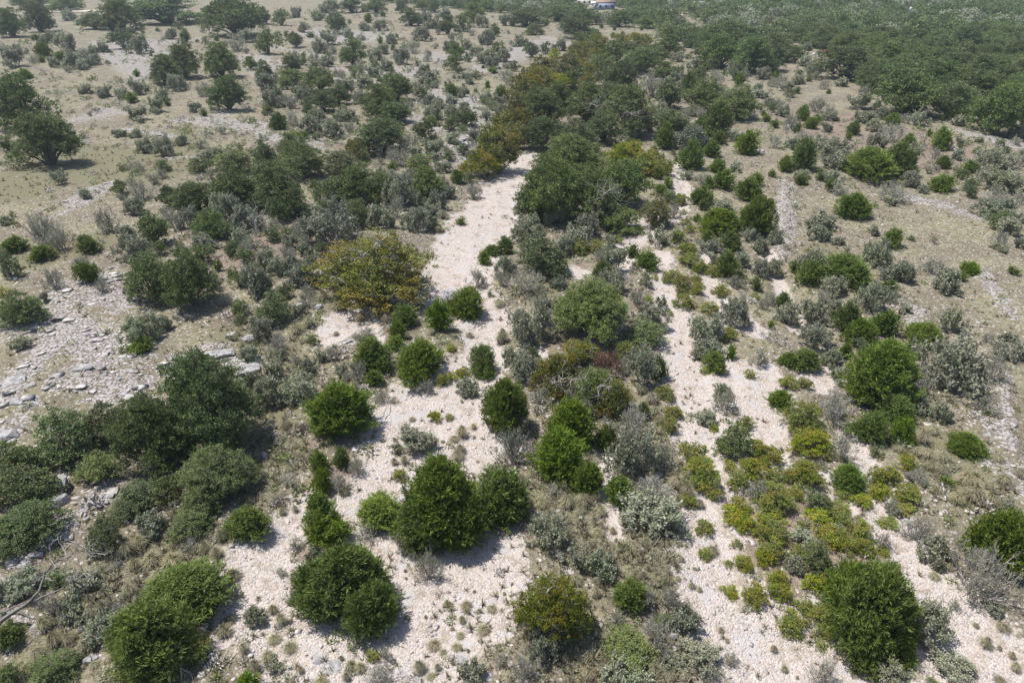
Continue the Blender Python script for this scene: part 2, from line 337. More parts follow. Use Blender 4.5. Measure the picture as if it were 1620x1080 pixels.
# ------------------------------------------------------------------ inventory: per tile (405x270 px of the photograph, enlarged 4x) centre, width, height
DATA = {
(0,0): "O60,145,190,210 O230,105,200,180 O190,10,220,90 O420,20,220,60 S440,95,80,80 O590,130,190,100 O760,90,230,180 O1040,60,370,140 O700,150,150,70 S510,185,40,50 J225,238,60,35 J265,312,105,80 J383,357,85,50 J268,373,50,40 B215,370,90,50 S65,360,160,100 S385,270,140,90 S300,240,80,80 S340,395,70,60 S480,380,130,80 B440,430,60,50 S520,410,70,60 S560,350,130,90 J600,340,40,30 J675,393,35,25 J955,353,32,18 J1022,355,30,22 G770,250,170,100 S860,285,130,90 G820,210,90,50 S645,298,80,60 G1125,160,80,40 J903,205,25,20 J997,192,25,22 S1085,215,80,70 J1170,228,60,75 J1370,243,32,30 O1470,105,330,190 S1550,230,160,60 B1500,280,150,70 J870,468,55,42 O1160,390,230,260 O1040,450,220,170 O1390,380,240,200 O1440,600,230,280 S1130,520,120,80 S580,480,60,45 S505,465,35,60 S330,498,60,30 J150,463,100,55 S365,578,60,40 S540,560,70,70 S530,612,50,30 S660,578,80,70 S760,595,80,50 J828,615,70,60 S850,545,120,80 S890,550,70,50 S1030,600,80,60 J1062,652,40,38 S980,665,110,90 J965,697,40,30 S855,715,160,75 S1225,680,70,90 J1295,715,50,42 B1280,560,110,150 S590,790,40,30 B570,720,40,80 S730,840,50,60 S765,838,50,60 S850,840,60,70 S1150,885,70,90 B1280,905,80,90 B1400,830,70,100 S1475,825,50,40 S1535,850,40,25 S910,910,110,110 S1035,920,140,150 J430,845,80,60 O120,650,330,360 O270,880,330,300 O40,910,110,160 S1390,980,90,80 G1480,1010,250,140 G1280,1050,150,80 S1310,1000,100,60 B870,1060,120,60 S520,975,40,40 S150,260,70,40 S100,310,100,50 S40,300,60,30 S620,370,50,40 S265,450,50,40 S600,925,40,25 S1200,640,40,30 S1190,820,60,30 S750,505,60,25 O1580,400,90,120",
(1,0): "R1560,800,150,130 G1380,1000,110,80 O35,100,120,130 G160,110,110,120 S60,170,60,40 S298,182,60,50 J343,222,55,30 S390,100,70,60 S325,60,50,50 G510,150,140,110 S500,115,90,50 O600,30,150,90 O760,40,140,80 O920,40,90,70 J708,113,60,55 J800,87,50,35 S640,92,50,40 O978,108,150,100 O1380,80,160,110 O1210,160,130,150 G1310,150,110,90 O1510,190,90,80 S775,165,90,50 S685,172,60,50 S865,172,40,40 S1110,150,80,60 S1035,215,100,80 S1130,235,40,50 S860,245,70,50 S930,245,50,30 S1010,240,70,40 J782,253,40,50 J868,302,38,38 B990,300,130,70 G70,270,160,140 G250,255,110,80 S450,240,150,70 S405,300,90,60 J303,348,35,30 O610,350,180,200 S445,395,80,50 S365,400,50,60 S755,350,80,60 S790,310,80,50 S730,450,80,60 S820,420,80,60 S935,355,120,80 S982,430,35,30 S1005,370,50,30 S1155,378,45,35 O1270,330,110,90 S1230,290,90,60 G1260,390,130,80 S1330,280,80,50 G1530,290,80,70 J1500,445,60,35 B1590,470,100,110 S1440,370,100,60 S1500,400,90,60 S1055,460,90,70 S1080,500,120,60 J1085,540,45,40 S1135,550,50,60 S1345,500,80,60 S1430,460,50,40 S1375,465,50,40 J1437,425,22,20 J1285,490,18,18 J1313,547,22,22 J1245,578,90,70 J1340,585,40,32 J1392,570,38,28 J1467,535,45,42 J1555,600,90,80 J1552,560,40,40 S1300,590,70,60 S1235,635,80,50 S1310,675,60,50 S1425,690,60,45 S1530,640,90,70 S1160,660,80,50 S1560,700,100,80 O880,560,220,160 O780,640,240,200 O870,710,220,130 O790,860,280,180 S1100,720,120,70 S1230,705,90,60 G1320,760,160,100 G1240,790,110,80 G1310,830,60,60 O1060,820,150,120 S1250,880,80,70 S1390,865,70,55 S1110,940,150,100 B960,900,150,120 S1000,960,80,60 O50,440,130,160 O220,400,140,140 O400,510,220,140 O220,480,180,90 O520,600,140,150 O420,640,180,130 S100,610,140,110 B210,640,120,110 S580,560,140,90 S300,610,130,80 J237,577,45,28 J450,655,60,40 J75,702,75,55 J145,768,110,95 J640,775,30,20 J398,815,32,40 J260,860,70,40 J313,867,38,40 B240,760,110,90 S350,800,150,90 S500,820,120,90 B590,800,90,80 O210,900,150,140 S455,895,70,40 A625,950,100,90 O690,985,80,70 G530,1020,260,130 O280,1010,250,180 O60,980,160,180 G1030,1030,180,90 S1200,1050,120,60 A1420,1040,200,120 A1530,930,230,200 B790,930,160,120 B900,1000,150,130 S1297,1000,28,22 J870,1055,70,50 S250,80,70,50 S450,40,120,60 S690,50,60,50 S840,140,60,40 S1060,110,90,70 G1130,40,90,60 O1050,30,120,60 S1200,80,70,50 S1440,140,90,60 S1590,130,80,80 S1450,240,100,80 S1400,330,80,50 S1550,360,90,60 S580,210,60,50 G640,260,60,50 S950,450,60,40 S1250,440,60,40 S1200,560,50,40 S80,520,120,80 S640,620,90,80 S1450,620,90,50 S1380,630,60,40 S1470,740,70,50 S1100,640,70,50 S1190,740,60,40 S410,740,90,60 S560,720,120,70 S700,520,120,60",
(2,0): "R200,430,160,110 A120,560,150,110 R90,520,120,110 Y300,520,150,110 Y420,430,120,90 R330,480,150,100 Y250,480,120,100 A500,450,90,60 Y60,640,140,110 O300,620,200,150 O620,620,200,150 Y560,300,100,60 R20,790,120,120 G700,600,120,90 Y760,950,160,110 Y880,1000,130,100 Y960,1060,120,90 J216,138,40,40 J563,166,32,28 J650,178,30,25 J640,227,42,32 J697,210,32,22 J738,237,32,32 J793,235,36,28 J822,178,30,25 J905,288,36,36 S258,108,60,35 O90,110,200,90 O290,85,180,80 O420,160,220,130 O520,240,110,80 G440,250,120,90 O680,120,150,80 O840,140,130,60 O1050,160,140,80 O985,205,140,80 S320,240,70,40 O140,180,120,60 G125,320,100,130 G215,305,80,80 Y270,340,80,50 S50,260,80,60 S300,290,80,60 A430,330,120,90 A540,290,160,70 A690,250,100,50 A800,260,140,40 Y860,240,60,30 A500,370,60,90 A400,380,110,80 A260,420,120,90 R350,420,140,100 A180,500,150,110 G390,500,180,120 A480,530,100,90 R60,580,150,130 R40,680,130,150 A60,760,130,100 R40,860,120,130 O640,330,150,120 O760,300,150,60 G560,390,140,90 O600,460,170,160 O700,480,200,170 O830,380,220,120 O940,350,100,80 O870,330,120,70 O1000,280,170,120 O960,450,140,100 S1030,490,90,80 B880,540,180,150 S780,610,120,100 O990,600,180,150 J1120,520,110,120 G1180,470,110,90 B1290,490,110,90 O1210,600,220,170 O1420,650,250,170 J1225,422,52,52 J1210,385,60,50 J1073,447,50,55 S1290,400,90,60 S1050,355,110,50 O1220,310,150,90 O1330,330,230,160 O1530,350,250,180 J1440,497,65,75 S1480,560,60,60 S1560,555,60,50 S1580,590,100,40 S1600,640,50,40 J1460,700,90,90 J1590,720,50,35 J1610,752,50,45 J1320,760,170,190 J1500,898,150,135 J1270,940,105,90 J1310,870,90,80 J1190,790,110,80 S1220,740,40,35 J1240,860,60,60 S1415,865,80,50 S1120,870,180,150 G1000,750,230,110 G880,790,90,80 J970,860,130,170 J1140,980,170,160 J1305,1045,110,80 S1410,1055,80,50 S1450,1020,40,30 S1535,1020,50,40 J900,945,55,50 G945,990,50,55 G1020,965,40,50 B1100,710,90,70 O180,690,250,220 O480,650,250,200 O730,700,300,260 O580,810,220,160 O400,870,250,170 O200,850,200,180 O370,1000,420,240 Y700,980,200,160 Y840,1040,200,120 G760,910,90,80 S1150,400,80,50 O1180,230,120,70 O1500,240,180,100 S1420,430,90,60 S1590,460,90,60 S640,580,120,80 S930,690,90,70 O1420,180,200,100",
(3,0): "O500,400,340,170 O670,480,190,180 O880,580,340,230 O1180,630,220,200 O1480,690,330,260 O40,350,180,200 J55,478,65,60 J8,530,25,28 J258,503,40,26 J385,577,30,26 J188,573,40,40 G140,585,70,50 J228,718,85,90 J310,752,65,55 J278,783,90,65 J50,788,62,52 J5,755,25,50 J190,810,65,60 B150,780,120,100 S370,805,70,60 J545,810,85,80 J515,865,50,45 J795,765,100,80 J1110,745,32,32 J1180,710,90,90 J1097,875,140,125 J1022,843,45,45 J893,890,105,85 J230,980,180,175 J110,1035,90,90 J660,1030,300,180 J820,1000,210,180 J1115,1020,90,75 J1280,1055,110,65 J205,452,40,30 B270,440,140,80 B90,510,110,60 S190,495,90,50 S225,385,75,75 S245,300,55,80 G325,340,50,50 S180,318,25,35 B360,530,90,60 S465,522,70,45 B610,572,75,55 S600,640,150,80 B320,660,120,90 B390,700,110,90 S395,725,110,40 S590,740,90,50 S710,710,90,60 S680,800,100,60 S650,745,120,60 G910,690,90,60 S960,660,110,60 S960,745,110,90 B870,740,90,60 B800,840,190,110 S690,890,100,80 S1205,757,75,60 S1252,810,50,45 S930,940,80,70 B250,870,170,70 B40,890,110,80 S150,900,80,70 S430,930,200,100 S575,890,60,40 S470,1020,180,90 S200,1060,100,40 B1065,970,100,90 S1340,890,50,60 S1465,930,60,35 S1580,830,100,60 S1440,1000,200,110 B1550,1010,150,90 S1210,890,90,50 S20,640,60,50 S15,570,50,50 S100,700,90,60 S330,900,110,80 S130,555,110,50 S1360,980,80,60 S1200,980,70,50 O1330,560,260,180 O1080,500,240,170 O900,440,240,150 O1500,520,260,160 O760,340,240,120 O1200,420,240,130",
(0,1): "S380,45,110,75 S315,118,60,35 S535,155,60,50 S605,138,50,35 S615,45,40,25 S595,15,50,20 S35,305,70,45 G75,275,40,35 S320,230,60,30 G760,100,110,110 B880,110,170,140 B970,60,90,90 S850,220,130,90 G1070,160,140,120 O1230,170,230,170 O1480,110,300,240 O1320,340,190,150 O960,370,180,180 B670,320,150,150 B250,370,220,220 B370,440,150,130 J97,462,155,75 J262,522,150,80 J548,468,140,105 G45,600,150,150 B340,710,150,160 J550,675,140,120 B640,740,120,90 Y20,770,80,100 G120,880,260,190 O940,680,280,260 O1190,690,300,300 B1340,700,120,130 S890,1010,240,160 S800,420,110,90 S850,490,200,130 G1000,490,90,80 S1150,510,90,60 G1270,520,170,110 S1300,460,150,90 O1480,490,120,90 J1375,600,60,80 G1465,640,70,70 S1580,710,180,190 S1450,240,180,180 S1560,300,160,200 B510,590,110,80 G1420,380,140,110 S270,820,60,60 S1010,960,110,80 S1180,300,130,120 B1110,320,120,120 B1560,480,120,110 S1540,420,140,110 S90,330,70,40 S500,850,60,40 S680,1020,60,40 J1450,40,10,10 S400,400,70,40",
(1,1): "O120,90,330,260 G135,245,150,140 O240,200,160,160 O480,140,230,160 O640,90,250,200 O800,110,200,160 S900,120,200,180 O1080,70,220,170 G640,260,190,150 S450,340,330,230 B300,390,200,150 S340,260,130,70 B20,320,90,90 G100,400,110,80 G415,490,110,90 S310,490,80,90 S790,290,160,120 B880,230,140,130 S1050,310,150,120 S1020,180,90,90 S1130,200,130,100 G1130,280,35,30 S1210,130,90,120 J1270,45,90,80 G1350,45,80,60 B1370,120,120,90 J1300,307,78,52 A770,590,820,500 J1570,455,100,110 J1500,480,110,70 J1440,530,85,80 B1400,670,130,120 S1590,610,120,100 B1560,690,110,100 J1325,820,250,190 J1150,930,160,190 J940,930,150,130 J890,1020,110,110 G700,1060,110,60 J555,805,65,65 J650,800,80,80 S60,560,130,120 B200,530,120,100 S290,660,170,130 S400,690,90,90 S60,720,140,110 G110,860,210,170 S50,980,160,130 G360,1050,80,70 S230,610,110,90 G1480,770,45,35 B690,1020,160,90 S230,440,110,80 S150,620,120,90 S340,570,110,80 S980,330,100,80 S1100,250,110,80 B330,760,110,70 S270,890,110,80 B1180,60,90,90",
(2,1): "O250,120,340,330 O480,150,330,300 O700,80,300,250 O690,300,260,120 O120,200,200,180 S255,270,110,110 J930,25,70,70 Y870,80,80,100 J990,75,70,70 J940,120,90,60 Y1070,160,90,110 G1000,155,90,70 R905,250,190,180 B1030,240,110,140 Y1090,252,45,40 Y1100,320,75,60 S1110,25,100,50 J1350,55,140,110 J1250,75,70,70 B1220,55,110,70 J1550,55,80,80 J1490,110,170,130 J1210,150,140,110 J1215,210,60,90 J1170,295,55,45 J1310,310,220,150 J1240,410,90,70 J1380,435,130,120 S1265,470,150,80 S1510,400,100,70 J1560,280,220,220 S1590,460,100,80 S1350,215,120,60 J1360,585,150,150 S110,330,160,110 S480,340,160,140 S390,430,180,130 G170,540,330,230 Y430,480,120,120 Y535,485,110,120 S620,450,80,60 Y665,425,70,50 S940,400,150,100 Y1045,410,100,90 Y970,445,60,70 J768,497,80,80 J870,560,150,110 G775,610,40,40 Y700,490,50,30 Y1110,500,100,130 Y1130,560,130,80 Y1190,600,90,90 J575,630,110,110 S640,560,170,150 S650,700,190,140 B90,715,240,150 S205,830,120,80 O510,870,440,320 S90,960,240,230 G850,690,80,80 Y905,665,50,50 Y1020,650,120,140 Y1090,700,130,110 Y1090,810,120,120 Y1180,740,90,90 Y1250,850,110,100 B790,800,100,90 Y860,810,60,70 G945,825,80,80 Y1000,878,50,50 S880,920,200,130 G850,1020,230,120 S1210,970,190,160 S1420,870,200,170 Y1330,730,100,90 J1545,700,80,110 Y1540,780,70,50 B1400,690,80,70 B1460,700,80,70 G1460,650,50,50 Y1280,620,90,90 Y1380,1030,100,110 B1590,830,90,80 Y1130,370,70,60 B560,540,110,80 S320,480,120,100 S30,380,110,110 S290,720,90,70 B40,660,110,90 Y1240,600,60,60 Y1170,680,60,60 S1280,540,80,60 S1470,560,100,80 S1580,600,100,90",
(3,1): "J25,18,55,45 J208,65,88,62 J333,32,75,75 S215,20,100,50 S410,45,110,70 J400,100,70,80 B440,115,120,90 S540,90,65,45 B690,45,130,60 S910,50,110,150 S985,110,60,90 J1107,72,152,95 J543,228,205,140 S675,225,60,40 B770,135,230,120 S770,200,80,50 S340,310,170,90 S340,405,130,80 S443,453,75,45 B505,510,50,60 S670,375,60,70 J795,415,125,110 S690,525,150,160 J640,475,60,60 B760,450,70,80 S50,430,80,100 S45,580,110,120 J175,600,70,90 S270,570,150,120 J280,640,160,150 J505,632,280,145 S430,720,140,110 B350,785,100,80 S795,650,150,90 S890,650,140,110 B1045,590,170,110 J1280,610,115,80 J1230,655,70,60 S1125,700,160,120 B1060,430,60,70 J1555,640,75,50 G910,425,50,30 J100,800,110,100 S130,880,130,130 J770,750,110,100 S680,800,190,150 B790,800,90,80 J500,920,160,180 J580,1010,200,160 J757,955,170,150 S310,1030,200,140 S290,910,170,120 J1010,1020,220,130 S1170,940,150,140 S1450,240,220,80 G1470,310,170,100 S1550,350,140,90 B1500,190,230,110 B1470,430,110,90 S1475,485,90,40 S1600,460,60,70 S1480,60,220,120 S1600,90,90,70 B1390,1050,90,70 S860,880,80,50 J25,970,50,70 B20,800,90,100 S400,860,110,90 S1540,1060,110,60 S1440,120,90,50 S1270,45,70,40",
(0,2): "O1290,370,540,560 O960,560,460,440 O1360,820,420,330 G400,580,380,300 G660,510,260,240 G620,800,260,190 G60,760,280,240 G120,930,380,280 G870,970,260,190 G1050,930,180,160 G1260,1030,260,150 J900,30,150,70 S1580,80,120,90 S1610,240,120,170 S120,15,120,40 G800,1060,200,120 S460,20,60,40",
(1,2): "J1010,1120,290,300 J1320,1110,300,320 S90,180,160,120 S70,290,180,160 S240,310,220,150 S410,90,70,80 B480,80,100,80 S540,190,90,130 B640,190,140,130 J730,90,210,190 J790,160,120,110 J745,240,110,100 J530,430,340,310 J1050,110,320,240 J880,20,120,80 B1085,280,110,120 Y1170,235,90,90 Y1235,210,70,110 Y1235,35,60,60 J1440,95,190,180 S1340,280,140,100 Y1310,175,90,60 J1570,400,290,370 B790,350,90,90 B875,360,50,50 Y1125,450,85,75 Y1220,458,60,40 S1000,590,240,170 J400,760,120,150 J420,870,130,160 J540,740,110,130 B640,780,120,120 B530,880,130,120 Y905,820,90,90 J1170,970,440,560 J1540,935,320,340 J790,1040,270,190 J400,1060,250,240 S1590,90,100,120 B1640,640,260,240 S150,80,90,70 S330,160,100,80 B570,230,90,70 S300,230,130,90 B200,880,130,80 B140,980,110,80",
(2,2): "S80,150,200,200 G130,60,90,100 A290,200,330,300 A430,70,280,170 K600,140,190,200 A650,330,260,250 O520,280,260,220 J390,500,280,290 J300,690,320,300 J480,850,190,190 J690,920,180,190 J600,570,150,150 B740,520,310,260 S760,700,300,280 B950,720,200,280 B880,940,280,190 S850,1050,370,150 B260,930,140,100 S840,120,230,300 J930,150,120,140 Y975,300,120,150 Y1020,420,110,110 Y1000,510,110,90 J830,420,90,100 S1250,30,200,100 J1280,110,150,130 Y1220,165,60,40 J1390,50,80,90 B1570,90,120,140 Y1505,190,70,60 G1330,310,100,90 B1370,360,170,150 S1230,440,150,90 Y1285,520,60,60 Y1490,490,100,80 G1420,600,200,220 Y1550,660,120,120 Y1160,680,160,200 Y1210,820,210,200 Y1290,950,90,80 Y1120,990,100,110 Y1430,850,140,160 Y1530,790,160,120 B1570,940,150,150 Y1440,1030,140,110 Y1600,740,90,120 Y180,130,120,110 B180,330,150,120 B420,370,200,110 S480,430,110,130 B700,140,140,150 Y730,60,150,110 S60,540,130,160 Y1380,770,70,70",
(3,2): "J735,190,370,380 J260,100,190,130 J135,110,110,90 S400,70,110,120 J495,50,90,100 G590,30,130,90 J930,40,120,90 S1180,130,400,310 B1420,170,220,200 S1500,40,200,100 B990,260,170,140 B1390,390,160,130 S1115,450,120,130 S960,410,120,90 J820,420,200,170 J660,550,200,190 J850,570,160,160 J1250,655,215,140 Y125,250,110,140 J85,350,150,120 Y240,250,90,90 Y240,470,230,200 B420,410,230,270 S440,180,120,80 G505,560,45,55 Y280,640,210,190 Y240,820,210,200 B480,680,170,160 G690,695,80,70 J500,850,190,170 Y510,950,140,80 Y30,700,120,160 Y60,830,120,120 Y50,980,220,200 G310,1010,150,120 Y450,1040,150,100 Y740,840,160,160 Y870,780,120,90 Y710,930,130,90 B930,870,150,90 Y890,960,150,120 Y870,1040,150,90 J1130,895,80,65 Y600,1000,120,80 S880,310,120,90 Y180,560,90,60 Y170,960,100,90 B350,760,80,70 S780,1040,120,70 S1520,1050,110,60",
(0,3): "G150,110,400,280 G670,150,220,260 G180,210,110,80 S950,80,180,140 G1200,70,250,140 J1580,50,270,220 J60,780,170,150 G360,420,160,110 J1170,480,440,320 J970,770,480,440 Y1180,850,230,220 J1560,1040,140,130 S650,730,260,200 G330,990,280,180 B750,620,150,110 S120,480,280,170 B330,590,160,150 B1210,190,140,80 B740,340,110,60 S530,460,180,120 S480,640,170,120 S1600,620,120,200 G60,1020,170,140 S1110,390,130,90 S460,560,100,80",
(1,3): "J400,420,330,340 J660,330,300,300 J420,80,250,210 J540,390,430,430 J720,560,300,440 Y730,860,80,100 B820,850,120,130 B800,990,220,200 B1090,290,220,220 B920,170,130,150 B230,480,110,100 B240,170,120,100 B150,340,90,70 Y1210,550,60,65 S100,910,130,110 S1370,1010,180,160 B1550,930,130,100 G1370,985,60,60 B720,70,200,120 S350,230,80,70",
(2,3): "A250,610,490,560 S250,110,230,240 S400,280,160,150 S570,350,180,170 J760,530,200,190 B860,560,150,180 B1010,530,160,180 S1090,660,180,160 B930,760,220,260 G740,850,300,220 S720,1000,300,180 S1180,870,260,220 B1250,1000,230,190 B1395,880,140,120 B660,680,130,140 S190,850,190,180 B80,1000,200,190 G960,680,120,90 B580,430,120,90 Y1225,75,110,90 Y1220,240,80,80 Y1385,475,100,80 Y1410,10,150,110 Y1490,70,120,110 Y1470,310,110,110 Y1430,180,80,110 Y1590,130,110,120 Y1550,500,150,200 Y1600,280,110,150 S960,20,240,160 Y1380,300,60,50 S1040,950,160,120 B990,900,120,110",
(3,3): "J560,480,330,350 J840,640,300,360 J620,800,260,260 Y30,30,160,100 Y60,120,150,150 Y40,230,160,200 Y320,30,150,100 Y450,40,150,110 Y210,90,70,60 Y590,120,140,110 Y370,160,160,120 G300,280,200,200 Y600,220,130,100 Y460,150,120,100 S180,330,110,200 S225,160,130,80 Y380,640,190,240 Y80,480,130,140 Y170,650,170,150 Y240,570,110,130 Y310,440,140,140 Y350,790,80,70 J700,560,470,520 Y820,770,190,220 Y950,750,90,70 J880,890,160,110 Y670,880,90,60 S1050,650,260,360 S1170,930,230,170 S830,1010,200,180 B390,960,220,200 J150,1055,50,50 Y770,50,120,75 B740,160,130,130 B970,90,220,180 S1060,240,180,200 J1490,200,340,370 B1350,370,400,380 B1190,570,90,70 Y60,400,110,100 Y510,230,110,90 Y200,250,110,110 Y730,235,90,60 B1290,960,120,90 G1070,1050,110,70 S1450,600,110,70",
}
TUFTS = {
(1,2): "180,510,110,80 260,540,80,70 150,600,90,60 220,640,110,70 1300,540,100,90 1250,590,80,50 1290,650,90,70 1270,690,110,80 1375,510,50,40 870,740,60,60 935,730,70,70 905,660,60,60 985,475,60,30 740,590,40,30 800,605,40,30 755,560,30,25 685,610,30,25 620,280,70,60 390,950,80,70 550,930,80,60 240,1030,60,60 160,1050,60,60 1400,720,30,20 1300,360,30,25 70,760,90,60 40,830,70,60 210,800,90,70 1180,610,40,25",
(1,3): "240,370,120,100 90,560,80,70 140,620,100,110 100,750,110,70 60,860,110,90 200,810,110,70 250,600,40,40 270,950,60,60 190,1020,70,50 400,1030,110,60 530,880,40,50 590,920,90,80 650,930,90,80 560,990,70,90 1120,800,110,70 1180,850,60,50 1265,820,80,60 1030,930,110,120 1145,940,60,60 1100,1000,80,60 1000,1060,50,40 940,330,30,40 945,380,25,25 1070,630,30,30 955,630,50,30 1410,600,50,40 1300,650,60,60 1240,710,40,30 1490,590,80,50 1440,720,110,80 1290,750,70,50 1330,560,90,70 1380,480,30,25 1570,490,30,30 1340,850,30,30 1240,900,30,30",
(2,3): "560,70,80,60 490,210,70,60 760,220,120,80 740,390,110,90 830,410,70,60 530,510,80,80 1140,445,60,50 1190,465,45,40 1270,215,100,80 1330,705,45,45 1370,770,40,35 950,370,110,80 940,430,60,50 900,980,110,110 980,1000,130,100 470,560,70,80 540,130,90,60 660,160,40,50 670,240,80,60 480,1010,110,100 1160,340,40,30 1080,290,40,40 1050,410,50,40 890,110,90,60 560,220,60,50 400,430,110,90 1100,1010,90,90 640,90,60,70",
(3,3): "50,820,60,70 120,940,60,80 570,970,80,60 1400,790,100,90 1330,690,50,40 1480,830,40,40 1220,200,110,80 1060,390,90,60 1150,340,70,60 1290,120,110,90 1560,870,60,60 1590,940,80,90 1180,10,80,50 200,1000,30,40 1500,710,110,60 1490,1020,90,60",
(0,3): "800,240,130,110 880,190,130,100 960,300,170,130 1080,300,160,120 1000,390,150,110 1460,360,130,100 1360,240,90,80 1390,140,90,90 1290,210,80,80 620,350,110,80 850,330,90,80 280,720,110,120 330,800,130,140 440,920,140,120 600,970,80,60 1400,710,130,110 1250,760,100,90 1310,640,120,90 1440,640,100,70 1530,830,80,80 1600,930,100,110 430,790,110,90 130,1020,140,90 240,890,120,90 530,850,110,90 640,600,110,90 560,620,100,80 1030,1010,110,70 880,540,90,100 820,490,110,90 1160,590,40,40",
(3,2): "980,620,110,90 1000,720,130,80 1100,740,110,80 1250,880,150,110 1300,970,150,120 1400,1010,150,110 1190,1000,120,90 1050,940,110,70 1100,820,110,80 1020,790,90,70 830,690,110,60 930,700,90,50 1480,900,130,80 1580,860,90,70 1440,760,110,60 450,180,80,60 1050,560,110,70 1180,580,110,60",
(2,2): "820,290,90,70 880,350,100,80 900,420,90,80 940,460,70,50 1040,880,110,90 1110,920,110,90 1190,1000,80,70 60,860,110,90 180,1010,120,90 350,1000,130,110 450,990,120,110 520,950,100,80 560,1030,110,90 120,820,90,60 290,870,80,60 430,1060,90,70 160,90,70,60",
(1,1): "1540,820,100,60 1350,1025,70,40 1260,1050,40,30 1110,1030,60,50 830,940,80,90 950,1050,80,60 500,790,90,60 430,800,110,70 520,850,110,60 600,720,90,60 1560,1030,110,110 1540,1060,70,60 320,1040,110,60 660,900,110,70 1180,280,80,60 1160,360,70,50 1120,330,80,50 330,950,100,80 250,990,110,80 1545,915,30,20 505,1020,50,30",
}
items = []
for (ix, iy), s in DATA.items():
    for e in s.split():
        x, y, w, h = (float(v) for v in e[1:].split(','))
        items.append([e[0], ix*405 + x/4, iy*270 + y/4, w/4, h/4])
for (ix, iy), s in TUFTS.items():
    for e in s.split():
        x, y, w, h = (float(v) for v in e.split(','))
        items.append(['T', ix*405 + x/4, iy*270 + y/4, w/4, h/4])
def solve(cx, cy, W, H, lo, hi):
    d = ray(cx, cy); w = h = 1.0; n = np.linalg.norm(d); s = -d[2]/n; c = math.sqrt(1 - s*s)
    for _ in range(6):
        t = (CAM_H - h*.5)/-d[2]; w = W*t/F; hh = H*t/F
        h = math.sqrt(max(hh*hh - (w*s)**2, 0.))/c; h = min(max(h, lo*w), hi*w)
    return d[0]*t, d[1]*t, w, h

# labels ------------------------------------------------------------------------------------------
LM = [  # kind, x, y, own label, how others refer to it
 ('A',597,417,'sprawling oak with ochre leaves and pale bare branches on the gravel edge','the sprawling ochre oak'),
 ('A',871,962,'rounded tree with yellow-green autumn leaves at the bottom centre','the bottom autumn tree'),
 ('J',1398,588,'tall egg-shaped bright green juniper on the right, biggest of that side','the tall egg-shaped juniper'),
 ('J',697,792,'big pointed dark green juniper standing beside a grey shrub on gravel','the big pointed juniper'),
 ('J',537,647,'round dense juniper at the left edge of the gravel bed','the round juniper'),
 ('J',540,907,'wide feathery juniper with white gravel all around its foot','the wide feathery juniper'),
 ('J',1387,950,'huge bright juniper with a yellow patch low in the bottom right','the huge bottom right juniper'),
 ('O',322,632,'tallest dark green oak casting a black shadow on the left','the tall dark left oak'),
 ('O',902,520,'mixed','') ,
 ('O',937,487,'large round grey-green oak in the middle between two gravel channels','the round grey-green middle oak'),
 ('O',297,442,'right half of the wide oak thicket above the pale rocks at left','the wide left oak thicket'),
 ('O',30,232,'mixed',''),
 ('O',67,220,'dark oak at the left edge with a shadow on dry grass','the dark left edge oak'),
 ('O',902,330,'mixed',''),
 ('O',872,300,'broad dark oak, left front of the clump where the creek bends','the dark creek bend oaks'),
 ('O',290,97,'dark oak thicket left of the ribbed rock slope, upper left','the upper left oak thicket'),
 ('O',557,87,'lone sparse oak on white rubble at the upper centre left','the lone sparse oak'),
 ('O',605,160,'pale green rounded oak in front of a darker one, upper centre','the pale rounded oak'),
 ('O',435,292,'broad dark oak beside the shady gap, centre left','the centre left dark oak'),
 ('O',1435,145,'big oak at the near corner of the right hand woodland','the woodland corner oak'),
 ('O',1585,172,'last oak of the woodland edge at the right side','the last woodland edge oak'),
 ('O',367,26,'broad dome-shaped dark oak at the top left','the top left domed oak'),
 ('J',1185,225,'neat round juniper alone on pale ground at the upper right','the neat round upper juniper'),
 ('J',1351,327,'flat-topped round juniper on stony grass at right','the flat-topped right juniper'),
 ('J',1397,255,'large double-topped juniper at the upper right','the double-topped juniper'),
 ('J',1492,288,'low dome juniper alone on stony grass near the right edge','the low dome juniper'),
 ('J',1527,704,'low lone juniper in stony grass at the right, lower half','the low lone right juniper'),
 ('J',1587,860,'dark juniper cut by the right edge of the picture','the right edge dark juniper'),
 ('J',736,475,'spiky rounded juniper right of the ochre oak on the gravel','the spiky gravel juniper'),
 ('J',892,642,'mixed',''),
 ('J',885,712,'nearer of two touching junipers in the lower centre','the paired centre junipers'),
 ('J',1136,347,'juniper with a pointed top beside the right gravel strip','the pointed strip juniper'),
 ('J',242,1002,'bright feathery juniper at the bottom left corner','the bottom left feathery juniper'),
 ('J',110,460,'mixed',''),
 ('J',137,387,'dark green juniper bush in front of dry grass at far left','the far left juniper bush'),
 ('J',66,78,'dark round juniper on dry grass at the upper left','the upper left round juniper'),
 ('J',441,192,'bright pointed juniper in the grey brush, upper centre left','the bright brush juniper'),
 ('G',852,405,'mid green leafy bush right of the gravel bend','the leafy bush by the bend'),
 ('K',960,575,'withered juniper with rust red needles and bare grey twigs','the rust red withered juniper'),
 ('Y',1082,445,'mixed',''),
 ('Y',1112,745,'long yellow-green shrub between two gravel strips','the long yellow-green shrub'),
 ('S',1510,572,'widest grey-green shrub, right of the egg-shaped juniper','the widest grey-green shrub'),
 ('B',1552,902,'pale silvery shrub with wiry twigs in the lower right','the silvery lower right shrub'),
 ('S',569,957,'mixed',''),
 ('S',1477,972,'mixed',''),
]
